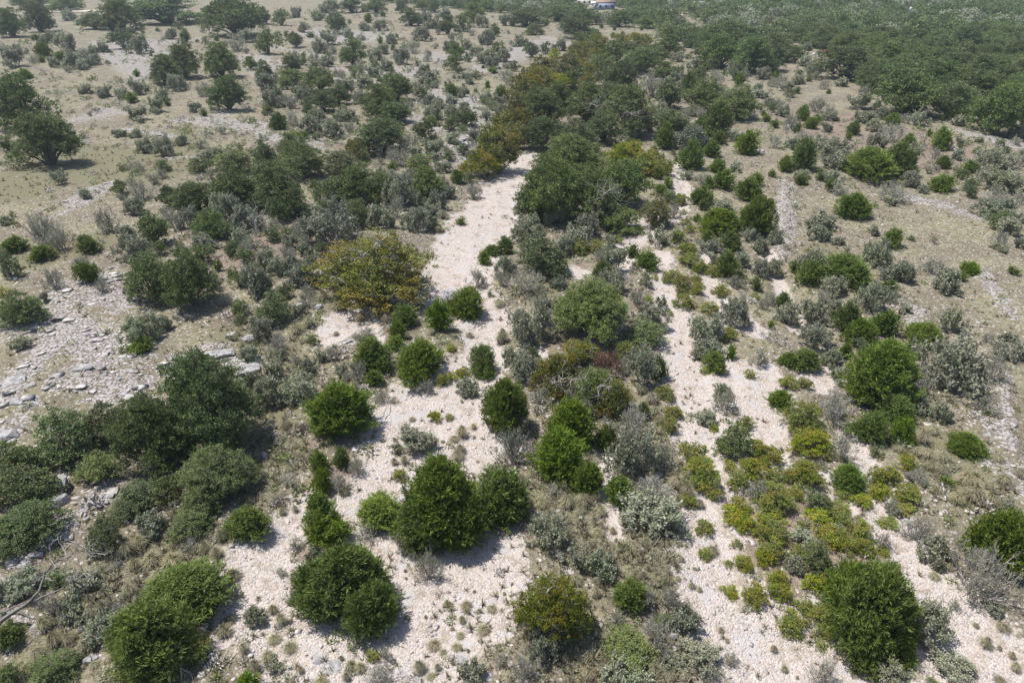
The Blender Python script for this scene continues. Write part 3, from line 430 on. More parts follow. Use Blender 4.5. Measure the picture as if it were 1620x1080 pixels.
LM = [l for l in LM if l[3] != 'mixed'] + [
 ('', 958, 14, '', 'the blue-walled far house'), ('', 1062, 20, '', 'the far road bend'), ('', 1429, 40, '', 'the thin far pole'), ('', 1312, 87, '', 'the rusty scrap heap'),
 ('', 1543, 58, '', 'the sandy woodland gap'), ('', 333, 563, '', 'the broad grey rock slab'), ('', 60, 925, '', 'the leaning dead tree'), ('', 1230, 538, '', 'the white brushwood heap'),
 ('', 927, 112, '', 'the far gravel opening'), ('', 1235, 36, '', 'the grassy woodland clearing'), ('', 825, 170, '', 'the rusty creek trees'), ('', 20, 640, '', 'the left edge rock ledge'),
 ('', 1270, 1020, '', 'the wide bottom right gravel'), ('', 700, 905, '', 'the lower centre gravel'), ('', 1130, 50, '', 'the mid far woods'), ('', 1600, 20, '', 'the far top right corner'),
 ('', 1250, 330, '', 'the upper right rock strip'), ('', 1000, 850, '', 'the lower centre grass'), ('', 800, 40, '', 'the top centre brush'), ('', 120, 560, '', 'the stony left slope'), ('', 1520, 790, '', 'the grassy lower right slope')]
KW = {'J': 'green juniper', 'O': 'dark green oak', 'G': 'leafy green shrub', 'S': 'grey-green shrub', 'B': 'twiggy grey shrub',
      'Y': 'yellow-green shrub', 'A': 'ochre-leaved tree', 'R': 'rusty brown-green tree', 'K': 'withered red juniper', 'T': 'tan grass tuft', 'X': 'grey boulder'}
GR = {'J': 'junipers dotted over gravel and grass', 'O': 'live oaks of the valley', 'G': 'leafy green shrubs', 'S': 'grey-green shrubs of the rocky ground', 'B': 'bare twiggy shrubs',
      'Y': 'yellow-green shrubs of the gravel strips', 'A': 'ochre-leaved trees along the creek', 'R': 'rusty trees along the creek', 'T': 'bunch grass tufts', 'X': 'limestone boulders'}
ORD = ['nearest', 'second', 'third', 'fourth', 'fifth', 'sixth', 'seventh', 'eighth', 'ninth', 'tenth', 'eleventh', 'twelfth', 'thirteenth', 'fourteenth', 'fifteenth', 'sixteenth', 'seventeenth', 'eighteenth', 'nineteenth', 'twentieth']
def label_all(entries):
    """entries: [code, x, y, wpx, hpx, metres wide, index]; returns labels"""
    lab = {}; used = {}
    for l in LM:
        if not l[0]: continue
        best = min((e for e in entries if e[0] == l[0] and e[6] not in lab), key=lambda e: math.hypot(e[1] - l[1], e[2] - l[2]))
        lab[best[6]] = l[3]
    cells = {}
    for e in entries:
        if e[6] in lab: continue
        l = min(LM, key=lambda l: math.hypot(e[1] - l[1], (e[2] - l[2])*1.3))
        dx, dy = e[1] - l[1], (e[2] - l[2])*1.3
        hd, vd = 'right' if dx > 0 else 'left', 'in front' if dy > 0 else 'behind'
        d = hd + ' of' if abs(dx) > 2.4*abs(dy) else ('in front of' if dy > 0 else 'behind') if abs(dy) > 2.4*abs(dx) else f'{vd} and {hd} of'
        size = 'small ' if e[5] < 1.3 and e[0] != 'T' else 'large ' if e[5] > 5 and e[0] != 'O' else ''
        cells.setdefault((e[0], size, d, l[4]), []).append((math.hypot(dx, dy), e[6]))
    for (c, size, d, s), v in cells.items():
        v.sort()
        for k, (_, i) in enumerate(v):
            q = size + KW[c]
            lab[i] = f'{q} {d} {s}' if len(v) == 1 else f'{q} {d} {s}, {ORD[min(k, 19)]} {"to" if k == 0 else "from"} it'
    return lab

# ------------------------------------------------------------------ ground
def ground_mat():
    m = NT('dry_creek_ground'); P = m.n('NewGeometry').outputs['Position']
    cv = m.n('Attribute', attribute_name='cover'); sep = m.n('SeparateColor'); m.l(cv.outputs['Color'], sep.inputs[0]); lit = cv.outputs['Alpha']
    nb = m.noise(P, .55, 5, .62); nm = m.noise(P, 2.3, 4, .65); nf = m.noise(P, 9, 3, .6); n3 = m.noise(P, .12, 3)
    mp = m.n('Mapping'); mp.inputs['Scale'].default_value = (.45, 1.5, 1); m.l(P, mp.inputs[0]); nst = m.noise(mp.outputs[0], 1.1, 4, .6)
    nsum = m.math('ADD', m.math('MULTIPLY', m.math('SUBTRACT', nb, .5), 1.5), m.math('MULTIPLY', m.math('SUBTRACT', nm, .5), .9))
    # dry grass with stones showing through
    tan = m.mix(m.ramp(nm, .3, .7), (.175, .150, .112), (.30, .264, .202)); tan = m.mix(m.ramp(nf, .35, .6), (.14, .12, .085), tan)
    grass = m.mix(m.ramp(n3, .42, .62), tan, m.mix(m.ramp(nm, .35, .65), (.18, .165, .108), (.305, .278, .190)))
    v = m.n('TexVoronoi', Scale=4.2, Randomness=1); m.l(P, v.inputs['Vector'])
    vs = m.n('SeparateColor'); m.l(v.outputs['Color'], vs.inputs[0])
    v2 = m.n('TexVoronoi', Scale=10, Randomness=1); m.l(P, v2.inputs['Vector'])
    vs2 = m.n('SeparateColor'); m.l(v2.outputs['Color'], vs2.inputs[0])
    stone = m.mix(vs.outputs[1], (.30, .285, .275), (.56, .52, .485))
    sparse = m.math('MULTIPLY', m.ramp(m.math('ADD', vs.outputs[0], m.math('MULTIPLY', m.math('SUBTRACT', nb, .5), 2.2)), .58, .68), m.ramp(v.outputs['Distance'], .46, .34))
    base = m.mix(sparse, grass, stone)
    # olive grass, litter
    ol = m.mix(m.ramp(nf, .3, .7), (.125, .12, .07), (.275, .252, .172))
    base = m.mix(m.ramp(m.math('ADD', sep.outputs[2], nsum), .35, .7), base, ol)
    li = m.mix(m.ramp(nf, .3, .7), (.17, .125, .105), (.34, .27, .225))
    base = m.mix(m.math('MULTIPLY', m.ramp(m.math('ADD', lit, nsum), .35, .8), .7), base, li)
    # rubble and grey ledges
    rk = m.mix(m.ramp(nm, .35, .6), (.30, .285, .295), (.47, .445, .45)); rk = m.mix(m.ramp(nf, .5, .75), rk, (.56, .51, .475))
    rk = m.mix(m.ramp(v.outputs['Distance'], .42, .6), rk, (.20, .18, .15))
    base = m.mix(m.ramp(m.math('ADD', sep.outputs[1], m.math('MULTIPLY', m.math('SUBTRACT', nst, .5), 3.2)), .55, .80), base, rk)
    # pale pinkish gravel: stones of two sizes, grey ones among them
    gr = m.mix(vs2.outputs[0], (.44, .39, .36), (.59, .535, .505)); gr = m.mix(m.ramp(vs2.outputs[1], .85, .93), gr, (.33, .31, .31))
    gr = m.mix(m.math('MULTIPLY', m.ramp(nm, .48, .66), .6), gr, (.44, .37, .31)); gr = m.mix(m.math('MULTIPLY', m.ramp(m.noise(P, .9, 6, .75), .52, .63), .75), gr, m.mix(nf, (.19, .155, .11), (.42, .36, .28))); gr = m.mix(m.math('MULTIPLY', m.ramp(nf, .58, .68), .55), gr, (.36, .32, .29))
    slab = m.math('MULTIPLY', m.ramp(nb, .57, .60), .85); gr = m.mix(slab, gr, (.47, .45, .45))
    base = m.mix(m.ramp(m.math('ADD', sep.outputs[0], m.math('ADD', m.math('MULTIPLY', nsum, .95), m.math('MULTIPLY', m.math('SUBTRACT', nf, .5), .7))), .38, .62), base, gr)
    m.l(base, m.b.inputs['Base Color']); m.b.inputs['Roughness'].default_value = .95; m.b.inputs['Specular IOR Level'].default_value = .1
    hgt = m.math('ADD', m.math('MULTIPLY', nf, .6), m.math('SUBTRACT', nm, m.math('MULTIPLY', v2.outputs['Distance'], .6)))
    bp = m.n('Bump', Strength=.9, Distance=.12); m.l(hgt, bp.inputs['Height']); m.l(bp.outputs[0], m.b.inputs['Normal'])
    return m.m
rad = [0.0, 4, 8]; r = 12.0
while r < 480: rad.append(r); r *= 1.0115 if r < 160 else 1.02
while r < 7000: rad.append(r); r *= 1.25
rad.append(7000)
ang = np.concatenate([np.linspace(-52, 52, 300), np.linspace(56, 304, 40)]); ang = np.radians(ang)
RR, AA = np.meshgrid(np.array(rad), ang, indexing='ij'); P2 = np.stack([(RR*np.sin(AA)).ravel(), (RR*np.cos(AA)).ravel()], 1)
GZ = height(P2); GZ[P2[:, 0]**2 + P2[:, 1]**2 > 520**2] = 0
nr, na = RR.shape; i0 = (np.arange(nr - 1)[:, None]*na + np.arange(na)[None, :]); j = (np.arange(na) + 1) % na
i1 = (np.arange(nr - 1)[:, None]*na + j[None, :])
Fg = np.stack([i0, i1, i1 + na, i0 + na], -1).reshape(-1, 4)
gm = mesh('ground', np.column_stack([P2, GZ]), Fg[:, ::-1], ground_mat(), smooth=True)
ca = gm.attributes.new('cover', 'FLOAT_COLOR', 'POINT')
ca.data.foreach_set('color', np.column_stack([cover(P2, k) for k in ('gravel', 'rock', 'olive', 'litter')]).astype(np.float32).ravel())
ground = tag(link('ground', gm), 'dry rocky valley floor with pale gravel strips and tan grass', 'ground', kind='structure')

# ------------------------------------------------------------------ loose stones and dry grass on it (nobody could count them)
def polar(n, r0, r1, half=46):
    r = r0*(r1/r0)**rng.uniform(0, 1, n); a = np.radians(rng.uniform(-half, half, n)); return np.stack([r*np.sin(a), r*np.cos(a)], 1)
ms = NT('limestone'); g = ms.n('NewGeometry').outputs['Position']
ms.l(ms.mix(ms.ramp(ms.noise(g, 1.6, 3), .35, .65), (.30, .29, .29), (.60, .55, .52)), ms.b.inputs['Base Color'])
Q = polar(60000, 17, 150); gc, rc = cover(Q, 'gravel'), cover(Q, 'rock')
keep = rng.uniform(0, 1, len(Q)) < (.10 + .60*rc + .13*gc*(1 - rc))*(.25 + 1.2*vnoise(Q, 2.5, 9)); Q = Q[keep]; n = len(Q)
oc = np.array([[1, 0, 0], [0, 1, 0], [-1, 0, 0], [0, -1, 0], [0, 0, 1], [0, 0, -1]], float)
of = np.array([[0, 1, 4], [1, 2, 4], [2, 3, 4], [3, 0, 4], [1, 0, 5], [2, 1, 5], [3, 2, 5], [0, 3, 5]])
cub = np.array([[-1, -1, -1], [1, -1, -1], [1, 1, -1], [-1, 1, -1], [-1, -1, 1], [1, -1, 1], [1, 1, 1], [-1, 1, 1]], float)*.7
cf = np.array([[0, 3, 2, 1], [4, 5, 6, 7], [0, 1, 5, 4], [1, 2, 6, 5], [2, 3, 7, 6], [3, 0, 4, 7]])
sz = .035 + .06*rng.exponential(1, n); sz = np.minimum(sz, .34)*np.where(cover(Q, 'gravel') > .5, .6, 1)
plate = (rng.uniform(0, 1, n) < .16) & (Q[:, 0] < 2) & (cover(Q, 'rock') > .55) & (cover(Q, 'gravel') < .4); sz = np.where(plate, rng.uniform(.2, .62, n), sz)
V = cub[None] * (1 + rng.normal(size=(n, 8, 3))*.28) * (sz[:, None, None]*np.where(plate[:, None, None], np.array([1.1, .75, .085]), np.array([1, .8, .42])))
a = np.where(plate, rng.normal(.35, .3, n), rng.uniform(0, 6.28, n)); ca_, sa_ = np.cos(a)[:, None], np.sin(a)[:, None]
V = np.stack([V[..., 0]*ca_ - V[..., 1]*sa_ + Q[:, :1], V[..., 0]*sa_ + V[..., 1]*ca_ + Q[:, 1:], V[..., 2] + (height(Q) + sz*.12)[:, None]], -1)
Fs = (np.arange(n)*8)[:, None, None] + cf[None]
tag(link('limestone_rubble', mesh('limestone_rubble', V.reshape(-1, 3), Fs.reshape(-1, 4), ms.m)), 'loose pale limestone rubble scattered over the ground', 'rubble', kind='stuff')
Q = polar(52000, 17, 190); gc, rc, oc_ = cover(Q, 'gravel'), cover(Q, 'rock'), cover(Q, 'olive')
keep = rng.uniform(0, 1, len(Q)) < (.30 + .6*oc_)*(1 - np.clip(1.25 - 1.15*vnoise(Q, 1.7, 77)*vnoise(Q, 7, 78)**.5, 0, .97)*gc)*(1 - .5*rc)*np.clip(.1 + 1.3*vnoise(Q, 3.3, 21), 0, 1)*1.15; Q = Q[keep]; n = len(Q); nb = 15
sz = np.clip(rng.normal(.34, .12, n), .12, .7)*(1 + .35*np.clip(cover(Q, 'olive'), 0, 1))
C = np.repeat(np.column_stack([Q, height(Q) - .02]), nb, 0); S = np.repeat(sz, nb); a = rng.uniform(0, 6.28, n*nb); e = rng.uniform(.35, 1.5, n*nb)
D = np.stack([np.cos(a)*np.cos(e), np.sin(a)*np.cos(e), np.sin(e)], 1)*(S*rng.uniform(.6, 1.1, n*nb))[:, None]; W = np.stack([-np.sin(a), np.cos(a), 0*a], 1)*(S*.075)[:, None]
V = np.stack([C - W, C + W, C + D + np.array([0, 0, -.04])], 1).reshape(-1, 3)
T = np.repeat(np.clip(np.repeat(rng.normal(.5, .22, n), nb) + rng.normal(size=n*nb)*.1, 0, 1), 3)
tag(link('dry_grass', mesh('dry_grass', V, np.arange(3*n*nb), M['straw'], T, n=3)), 'dry tan and olive grass growing between the stones', 'grass', kind='stuff')

# ------------------------------------------------------------------ plants
entries = []; placed = []
sg = sorted((it for it in items if it[0] == 'S'), key=lambda it: it[3]*it[4]); tiny = sg[:max(0, len(sg) - 292)]   # past 300 of a kind
tset = set(map(id, tiny)); items = [it for it in items if id(it) not in tset]; tiny = [solve(*it[1:5], .5, .9) for it in tiny]
tuft = [mesh('grass_tuft', *p[:2], M['straw'], p[2]) for p in (proto_tuft() for _ in range(5))]
for i, (c, x, y, W, H) in enumerate(items):
    if c == 'T': lo, hi = .35, .8
    else: lo, hi = KINDS[c][4:6]
    k = {'O': 1.18, 'G': 1.15, 'S': 1.2, 'B': 1.12, 'A': .97, 'R': 1.15, 'J': 1.06, 'Y': 1.22}.get(c, 1.05)
    if c in 'AR' and y < 270: k = 1.4
    if c == 'O' and y < 250 and x < 800 and W < 70: k = 1.02
    if c == 'J' and W > 110: hi = 1.15
    if y < 300 and c in 'OSBG': hi *= .8; lo *= .9
    X, Y, w, h = solve(x, y, W*k, H*k, lo, hi); entries.append([c, x, y, W, H, w, i]); placed.append((X, Y, w, h))
# oaks of the right hand woodland, filled in between the ones read off the photograph
POLY = [(880,14),(820,9),(700,6),(560,1),(900,30),(935,40),(1035,36),(1060,62),(1130,92),(1200,100),(1245,98),(1300,108),(1355,117),(1395,150),(1465,160),(1550,182),(1625,190),(1700,190),(1900,190),(1900,-18),(560,-18)]
PW = [at(*p)[:2] for p in POLY]
HOLES = [(948,18,84,26),(1062,25,46,30),(1234,46,30,46),(1104,24,18,22),(1543,58,22,6),(1132,36,10,12),(1110,52,20,18),(925,6,20,4),(1075,1,24,4),(1268,84,66,56),(1222,50,20,16),(1340,83,24,8)]
HW = [(at(x, y)[:2], w/2*depth(at(x, y))/F, abs(at(x, y - h/2)[1] - at(x, y + h/2)[1])/2) for x, y, w, h in HOLES]
def inside(p, poly):
    c = False; k = len(poly) - 1
    for i in range(len(poly)):
        if (poly[i][1] > p[1]) != (poly[k][1] > p[1]) and p[0] < (poly[k][0] - poly[i][0])*(p[1] - poly[i][1])/(poly[k][1] - poly[i][1]) + poly[i][0]: c = not c
        k = i
    return c
occ = [(p[0], p[1], p[2]) for p, e in zip(placed, entries) if e[0] in 'OJA' and p[1] > 110]
grid = {}
def near(x, y, w):
    gx, gy = int(x//12), int(y//12)
    for a in (-1, 0, 1):
        for b in (-1, 0, 1):
            for (u, v, q) in grid.get((gx + a, gy + b), ()):
                if math.hypot(x - u, y - v) < (w + q)*.30: return True
    return False
for o in occ: grid.setdefault((int(o[0]//12), int(o[1]//12)), []).append(o)
wood = []
for _ in range(60000):
    y = random.uniform(105, 900); x = random.uniform(-.15*y - 60, .95*y + 60)
    if not inside((x, y), PW): continue
    if any(((x - c[0])/(rx + 2))**2 + ((y - c[1])/(ry + 6))**2 < 1 for c, rx, ry in HW): continue
    w = random.uniform(5.5, 11.5)
    if near(x, y, w): continue
    grid.setdefault((int(x//12), int(y//12)), []).append((x, y, w)); wood.append((x, y, w))
def px(x, y, z=0):
    zc = y*CP + (CAM_H - z)*SP; return 810 + F*x/zc, 540 - F*(y*SP - (CAM_H - z)*CP)/zc
vis = [t for t in wood if -20 < px(t[0], t[1])[0] < 1640 and px(t[0], t[1], 4)[1] > -4]
vis.sort(key=lambda t: t[1]); n_oak = sum(1 for e in entries if e[0] == 'O')
single = vis[:max(0, 285 - n_oak)]; sset = set(single); rest = [t for t in wood if t not in sset]
for (x, y, w) in single:
    h = w*random.uniform(.5, .75); u, v = px(x, y, h/2)
    entries.append(['O', u, v, w*F/math.hypot(y, 20), 0, w, len(entries)]); placed.append((x, y, w, h))
# brush of the slopes: shrubs between the ones read off one by one
BP = [[(230,60),(560,15),(800,40),(830,130),(745,250),(690,330),(560,340),(420,330),(330,250),(480,200),(420,110)], [(1030,70),(1200,110),(1260,150),(1200,200),(1100,190),(1040,140)], [(180,250),(330,250),(560,360),(480,560),(380,520),(200,420)], [(1380,230),(1620,230),(1620,330),(1480,300)], [(820,450),(1000,520),(990,640),(880,560)], [(400,520),(520,560),(450,720),(380,620)]]
add = {'G': 150, 'B': 150}; occ2 = [(p[0], p[1], p[2]) for p in placed]; A2 = np.array(occ2); tries = 0
while (add['G'] or add['B']) and tries < 60000:
    tries += 1; pg = random.choices(BP, (9, 2, 3, 1, 1, 1))[0]; xs = [q[0] for q in pg]; ys = [q[1] for q in pg]; x = random.uniform(min(xs), max(xs)); y = random.uniform(min(ys), max(ys))
    if not inside((x, y), pg): continue
    p = at(x, y); w = random.uniform(1.6, 3.4)*(1.15 if y < 200 else .75); c = random.choice('GB')
    if not add[c] or (((A2[:, 0] - p[0])**2 + (A2[:, 1] - p[1])**2) < (.42*(A2[:, 2] + w))**2).any() or cover(p[None, :2], 'gravel')[0] > .3: continue
    add[c] -= 1; h = w*random.uniform(.55, .8); A2 = np.vstack([A2, [p[0], p[1], w]])
    entries.append([c, x, y - h*F/math.hypot(p[1], 20)*.4, w*F/math.hypot(p[1], 20), 0, w, len(entries)]); placed.append((p[0], p[1], w, h))
BOULD = [(82,768,46,34,1.0),(95,792,30,24,1),(318,571,42,12,.3),(352,562,36,12,.35),(300,580,26,9,.3),(395,587,34,11,.3),(505,486,15,9,.8),(474,483,12,9,.8),(446,416,14,8,.6),(394,532,22,14,.8),(364,532,12,10,.8),(5,690,40,16,.6),(20,605,40,14,.4),(30,640,24,8,.6),(50,613,14,7,.7),
         (563,706,12,8,.7),(457,730,14,9,.7),(465,785,9,6,.7),(140,1045,16,20,.7),(152,1040,12,8,.7),(60,995,18,14,.5),(190,604,10,6,.7),(740,226,16,5,.9),(717,245,8,4,.8),(1250,200,10,4,.5),(318,987,20,10,.4),(522,1045,30,18,.2),(505,1030,26,16,.2),(1062,594,12,8,.8),
         (660,1067,12,14,.5),(770,1068,22,14,.3),(730,1035,22,16,.25),(15,1028,10,6,.8),(200,828,12,14,.6),(108,832,12,8,.8),(100,852,18,10,.7),(60,883,20,12,.7),(42,898,20,12,.6),(150,803,18,12,.6),(135,812,16,9,.6),(175,787,14,9,.6),(1512,900,8,4,.6),(135,590,26,9,.4),(255,645,10,5,.5),(197,625,12,6,.5),(590,628,10,5,.5),(690,815,12,5,.4),(1020,930,8,5,.5)]
nb0 = len(entries)
for (x, y, W, H, k) in BOULD:
    X, Y, w, h = solve(x, y, W, H, k*.45, k*.8); entries.append(['X', x, y, W, H, w, len(entries)]); placed.append((X, Y, w, h*.9))
LAB = label_all(entries)
mb = NT('boulder_limestone'); g = mb.n('TexCoord').outputs['Object']; gp = mb.n('NewGeometry').outputs['Position']
bc = mb.mix(mb.ramp(mb.noise(gp, 3, 5), .35, .65), (.22, .22, .23), (.42, .41, .405)); bc = mb.mix(mb.ramp(mb.noise(gp, 9, 4), .6, .8), bc, (.52, .48, .45))
mb.l(bc, mb.b.inputs['Base Color']); bp = mb.n('Bump', Strength=.8, Distance=.1); mb.l(mb.noise(gp, 5, 5), bp.inputs['Height']); mb.l(bp.outputs[0], mb.b.inputs['Normal'])
import bmesh
def boulder_mesh(seed):
    bm = bmesh.new(); bmesh.ops.create_icosphere(bm, subdivisions=3, radius=1)
    rs = random.Random(seed); pl = [(Vector((rs.gauss(0, 1), rs.gauss(0, 1), rs.gauss(0, .8))).normalized(), rs.uniform(.55, .85)) for _ in range(14)] + [(Vector((0, 0, 1)), .6)]
    for v in bm.verts:
        for nn, d in pl:
            k = v.co.dot(nn) - d
            if k > 0: v.co -= nn*k*.95
        v.co *= 1 + .04*math.sin(v.co.x*9 + seed)*math.sin(v.co.y*11)
    for v in bm.verts: v.co = Vector((v.co.x*.62, v.co.y*.62, (v.co.z + .35)*.95))
    me = bpy.data.meshes.new('boulder'); bm.to_mesh(me); bm.free(); me.materials.append(mb.m); return me
bmeshes = [boulder_mesh(s) for s in range(5)]
Hh = height(np.array([(p[0], p[1]) for p in placed])); far_clip = [math.hypot(p[0], p[1]) > 500 for p in placed]
names = {'J': 'juniper', 'T': 'grass_tuft', 'X': 'boulder'}
cnt = {}
for e, p, gz, fc in zip(entries, placed, Hh, far_clip):
    c, x, y, W, H, wm, i = e; X, Y, w, h = p; rz = random.uniform(0, 6.283); gz = 0 if fc else gz
    cnt[c] = cnt.get(c, 0) + 1
    if c in 'TX':
        me = random.choice(tuft if c == 'T' else bmeshes); o = link(names[c], me)
        if c == 'T': o.scale = (w, w, h)
        else: o.scale = (w, w*.8, h)
        o.location = (X, Y, gz - (.02 if c == 'T' else .1*h)); o.rotation_euler = (0, 0, rz if c == 'T' else random.uniform(-.4, .4))
        tag(o, LAB[i], 'grass tuft' if c == 'T' else 'boulder', GR[c]); continue
    nm, cat = KINDS[c][:2]; lev = 3 if W > 95 and c in 'JOAG' else 0 if W > 45 else 1 if W > 21 else 2
    pr = random.choice(get_proto(c, lev))
    if LAB[i].startswith(('tall egg-shaped', 'round dense juniper')):
        f_, s_ = proto_juniper(3, .1, True); pr = (mesh('foliage', f_[0], f_[1], M['juniper'], f_[2]), mesh('stems', s_[0], s_[1], M['stem'], s_[2])); lev = 3
    if lev == 2: o = link(nm, pr[0])
    else:
        o = link(nm, None); o.empty_display_size = .3
        if pr[0]: link('foliage' if c not in 'OAR' else 'crown', pr[0], o)
        link('stems' if c not in 'OAR' else 'trunk', pr[1], o)
    an = random.uniform(.86, 1.1)
    o.location = (X, Y, gz); o.rotation_euler = (0, 0, rz); o.scale = (w*an, w*(2.0 - an)*.98, h)
    tag(o, LAB[i], cat, GR.get(c))
print('COUNTS', cnt, 'wood rest', len(rest))
# the far wood beyond the trees one can tell apart: one mass
get_proto('O', 2); VV, FF, TT, GRY = [], [], [], []; k = 0
for (x, y, w) in rest:
    f, s = RAW[('O', 2, random.randrange(3))]
    if y > 560 or random.random() < 0: f = (f[0], f[1][::2], f[2])
    a = random.uniform(0, 6.28); h = w*random.uniform(.5, .75); V = f[0]
    V = np.column_stack([(V[:, 0]*math.cos(a) - V[:, 1]*math.sin(a))*w + x, (V[:, 0]*math.sin(a) + V[:, 1]*math.cos(a))*w + y, V[:, 2]*h])
    GRY.append(np.full(len(f[1]), random.random() < .16)); VV.append(V); FF.append(f[1] + k); TT.append(np.clip(f[2] + random.uniform(-.45, .5), 0, 1)); k += len(V)
tag(link('far_woodland', mesh('far_woodland', np.concatenate(VV), np.concatenate(FF), None, np.concatenate(TT), mats=[M['oak'], M['sage']], midx=np.concatenate(GRY).astype(np.int32))), 'dense dark oak woodland reaching to the top edge of the picture', 'woodland', kind='stuff')

# small scrub nobody could count: knee-high grey-green plants between the shrubs
nq = 46; acc = Acc(); u = unit(rng.normal(size=(nq, 3)) + np.array([0, 0, .5])); u[:, 2] = abs(u[:, 2])
Q = polar(24000, 20, 420, 44); pq = np.array([px(a, b)[0:2] for a, b in Q]); gc = cover(Q, 'gravel')
brush = np.clip(vnoise(Q, 14, 31)*1.6 - .35, 0, 1)*np.where(pq[:, 1] < 520, 1, .45)*np.where((pq[:, 1] < 240) & (pq[:, 0] > 250) & (pq[:, 0] < 860), 2.2, 1)*np.where((pq[:, 1] < 330) & (pq[:, 0] < 450), 1.8, 1)*np.where((pq[:, 0] < 330) & (pq[:, 1] > 240), .3, 1)
Q = Q[rng.uniform(0, 1, len(Q)) < brush*(1 - .93*gc)]; n = len(Q); sz = np.clip(rng.lognormal(-.65, .4, n), .2, 1.5)*np.where(np.hypot(Q[:, 0], Q[:, 1]) > 110, 1.5, 1)
Q = np.concatenate([Q, np.array([t[:2] for t in tiny])]); sz = np.concatenate([sz, np.array([t[2] for t in tiny])]); n = len(Q)
C = np.repeat(np.column_stack([Q, height(Q)]), nq, 0); S = np.repeat(sz, nq)[:, None]; U = np.tile(u, (n, 1)); U = unit(U + rng.normal(size=U.shape)*.35); U[:, 2] = abs(U[:, 2])
blades(C + U*S*rng.uniform(.2, .5, len(C))[:, None]*np.array([1, 1, .9]), unit(U + rng.normal(size=U.shape)*.7), (S*.26)[:, 0], (S*.12)[:, 0], np.clip(np.repeat(rng.normal(.45, .25, n), nq) + rng.normal(size=len(C))*.12, 0, 1), acc)
V, Fc, T = acc.get(); ht = np.repeat(rng.uniform(0, 1, n) < .3, nq)
tag(link('low_scrub', mesh('low_scrub', V, Fc, None, T, mats=[M['sage'], M['leafy'], M['graytwig']], midx=np.where(ht, 1, np.repeat(np.where(rng.uniform(0, 1, n) < .35, 2, 0), nq)))), 'knee-high grey-green scrub scattered over the rocky ground', 'scrub', kind='stuff')

# ------------------------------------------------------------------ dead trees
def dead(name, label, cat, paths, twigs, r=.12, group=None, mat='pale'):
    """paths: lists of (x, y, height); twigs: (x, y, h, n, length)"""
    ax = at(*paths[0][0]); root = link(name, None); root.location = ax; tag(root, label, cat, group)
    st = Acc(); tw = Acc()
    for q, pth in enumerate(paths):
        P = [at(*p) - ax for p in pth]; rr = r*(1 if q == 0 else .55)
        fine = [P[0]]
        for a, b in zip(P[:-1], P[1:]):
            for t in (.33, .66, 1): fine.append(a + (b - a)*t + rng.normal(size=3)*.04*np.linalg.norm(b - a)*(t < 1))
        m = len(fine) - 1
        for s in range(m):
            for _ in range(2): tubes(np.array([fine[s]]), np.array([fine[s+1]]), rr*(1 - .75*s/m), rr*(1 - .75*(s+1)/m), np.array([.5]), st)
    for x, y, h, n, L in twigs:
        e = at(x, y, h) - ax; d = rng.normal(size=(n, 3)) + np.array([.2, 0, .3])
        sticks(np.repeat(e[None], n, 0), d, L, .022, 4, 2, .7, tw, gnarl=.4, up=.0)
    V, Fc, T = st.get(); link('trunk', mesh('trunk', V, Fc, M[mat], T, smooth=True), root)
    if tw.k: V, Fc, T = tw.get(); link('twigs', mesh('twigs', V, Fc, M['graytwig'], T), root)
dead('dead_tree', 'leaning dead grey tree with tangled bare branches at the bottom left corner', 'dead tree',
     [[(-12,1004,.3),(15,972,1.0),(42,955,1.6),(62,935,2.2),(70,905,2.8),(84,890,3.2)], [(42,955,1.6),(70,942,2.0),(95,932,2.4),(115,918,2.8)], [(115,918,2.8),(125,935,2.0),(133,965,.6)], [(115,918,2.8),(138,928,2.0),(140,950,.8)], [(72,915,2.6),(88,917,2.9)], [(84,890,3.2),(110,880,3.4),(125,860,3.6)], [(-10,975,.5),(20,960,.9),(50,946,1.6)]],
     [(84,890,3.2,4,.8),(105,880,3.3,5,.8),(125,862,3.5,5,.8),(118,918,2.8,5,.7),(140,875,3.0,5,.7),(100,860,3.3,4,.7),(130,900,2.6,4,.6)], .12, mat='deadwood')
dead('dead_branch', 'white forked dead branches under the bottom left feathery juniper', 'dead branch',
     [[(286,1078,.1),(286,1050,.7),(288,1032,1.2)], [(286,1055,.6),(300,1062,.4),(306,1078,.1)], [(286,1045,.8),(272,1060,.4),(270,1080,.1)], [(288,1032,1.2),(270,1045,1.0),(262,1040,1.0)]], [(288,1034,1.1,3,.3)], .05)
dead('dead_branch', 'short broken dead branch lying on gravel right of the round juniper', 'dead branch', [[(607,658,.1),(611,640,.5),(612,625,.6)]], [(612,625,.6,3,.35)], .05)
dead('dead_branch', 'white brushwood heap beside junipers at the right gravel strip', 'brushwood', [[(1212,532,.2),(1240,545,.5),(1262,552,.3)], [(1205,540,.2),(1228,528,.8)], [(1222,550,.2),(1250,530,.8)]], [(1225,540,.4,14,.8),(1240,538,.4,12,.7),(1210,530,.3,9,.6),(1250,550,.3,8,.5)], .05)
dead('dead_branch', 'curled bare grey branch beside the narrow junipers on gravel', 'dead branch', [[(536,780,.1),(532,765,.5),(538,752,.8),(520,742,.9)], [(538,752,.8),(545,740,1.0)], [(532,765,.4),(540,775,.1)]], [(538,752,.7,5,.35),(530,745,.7,4,.3)], .035)
dead('dead_branch', 'long grey fallen branch on stones at the lower left', 'dead branch', [[(352,1045,.1),(366,1018,.3),(385,995,.3)]], [(385,995,.3,3,.3)], .035)
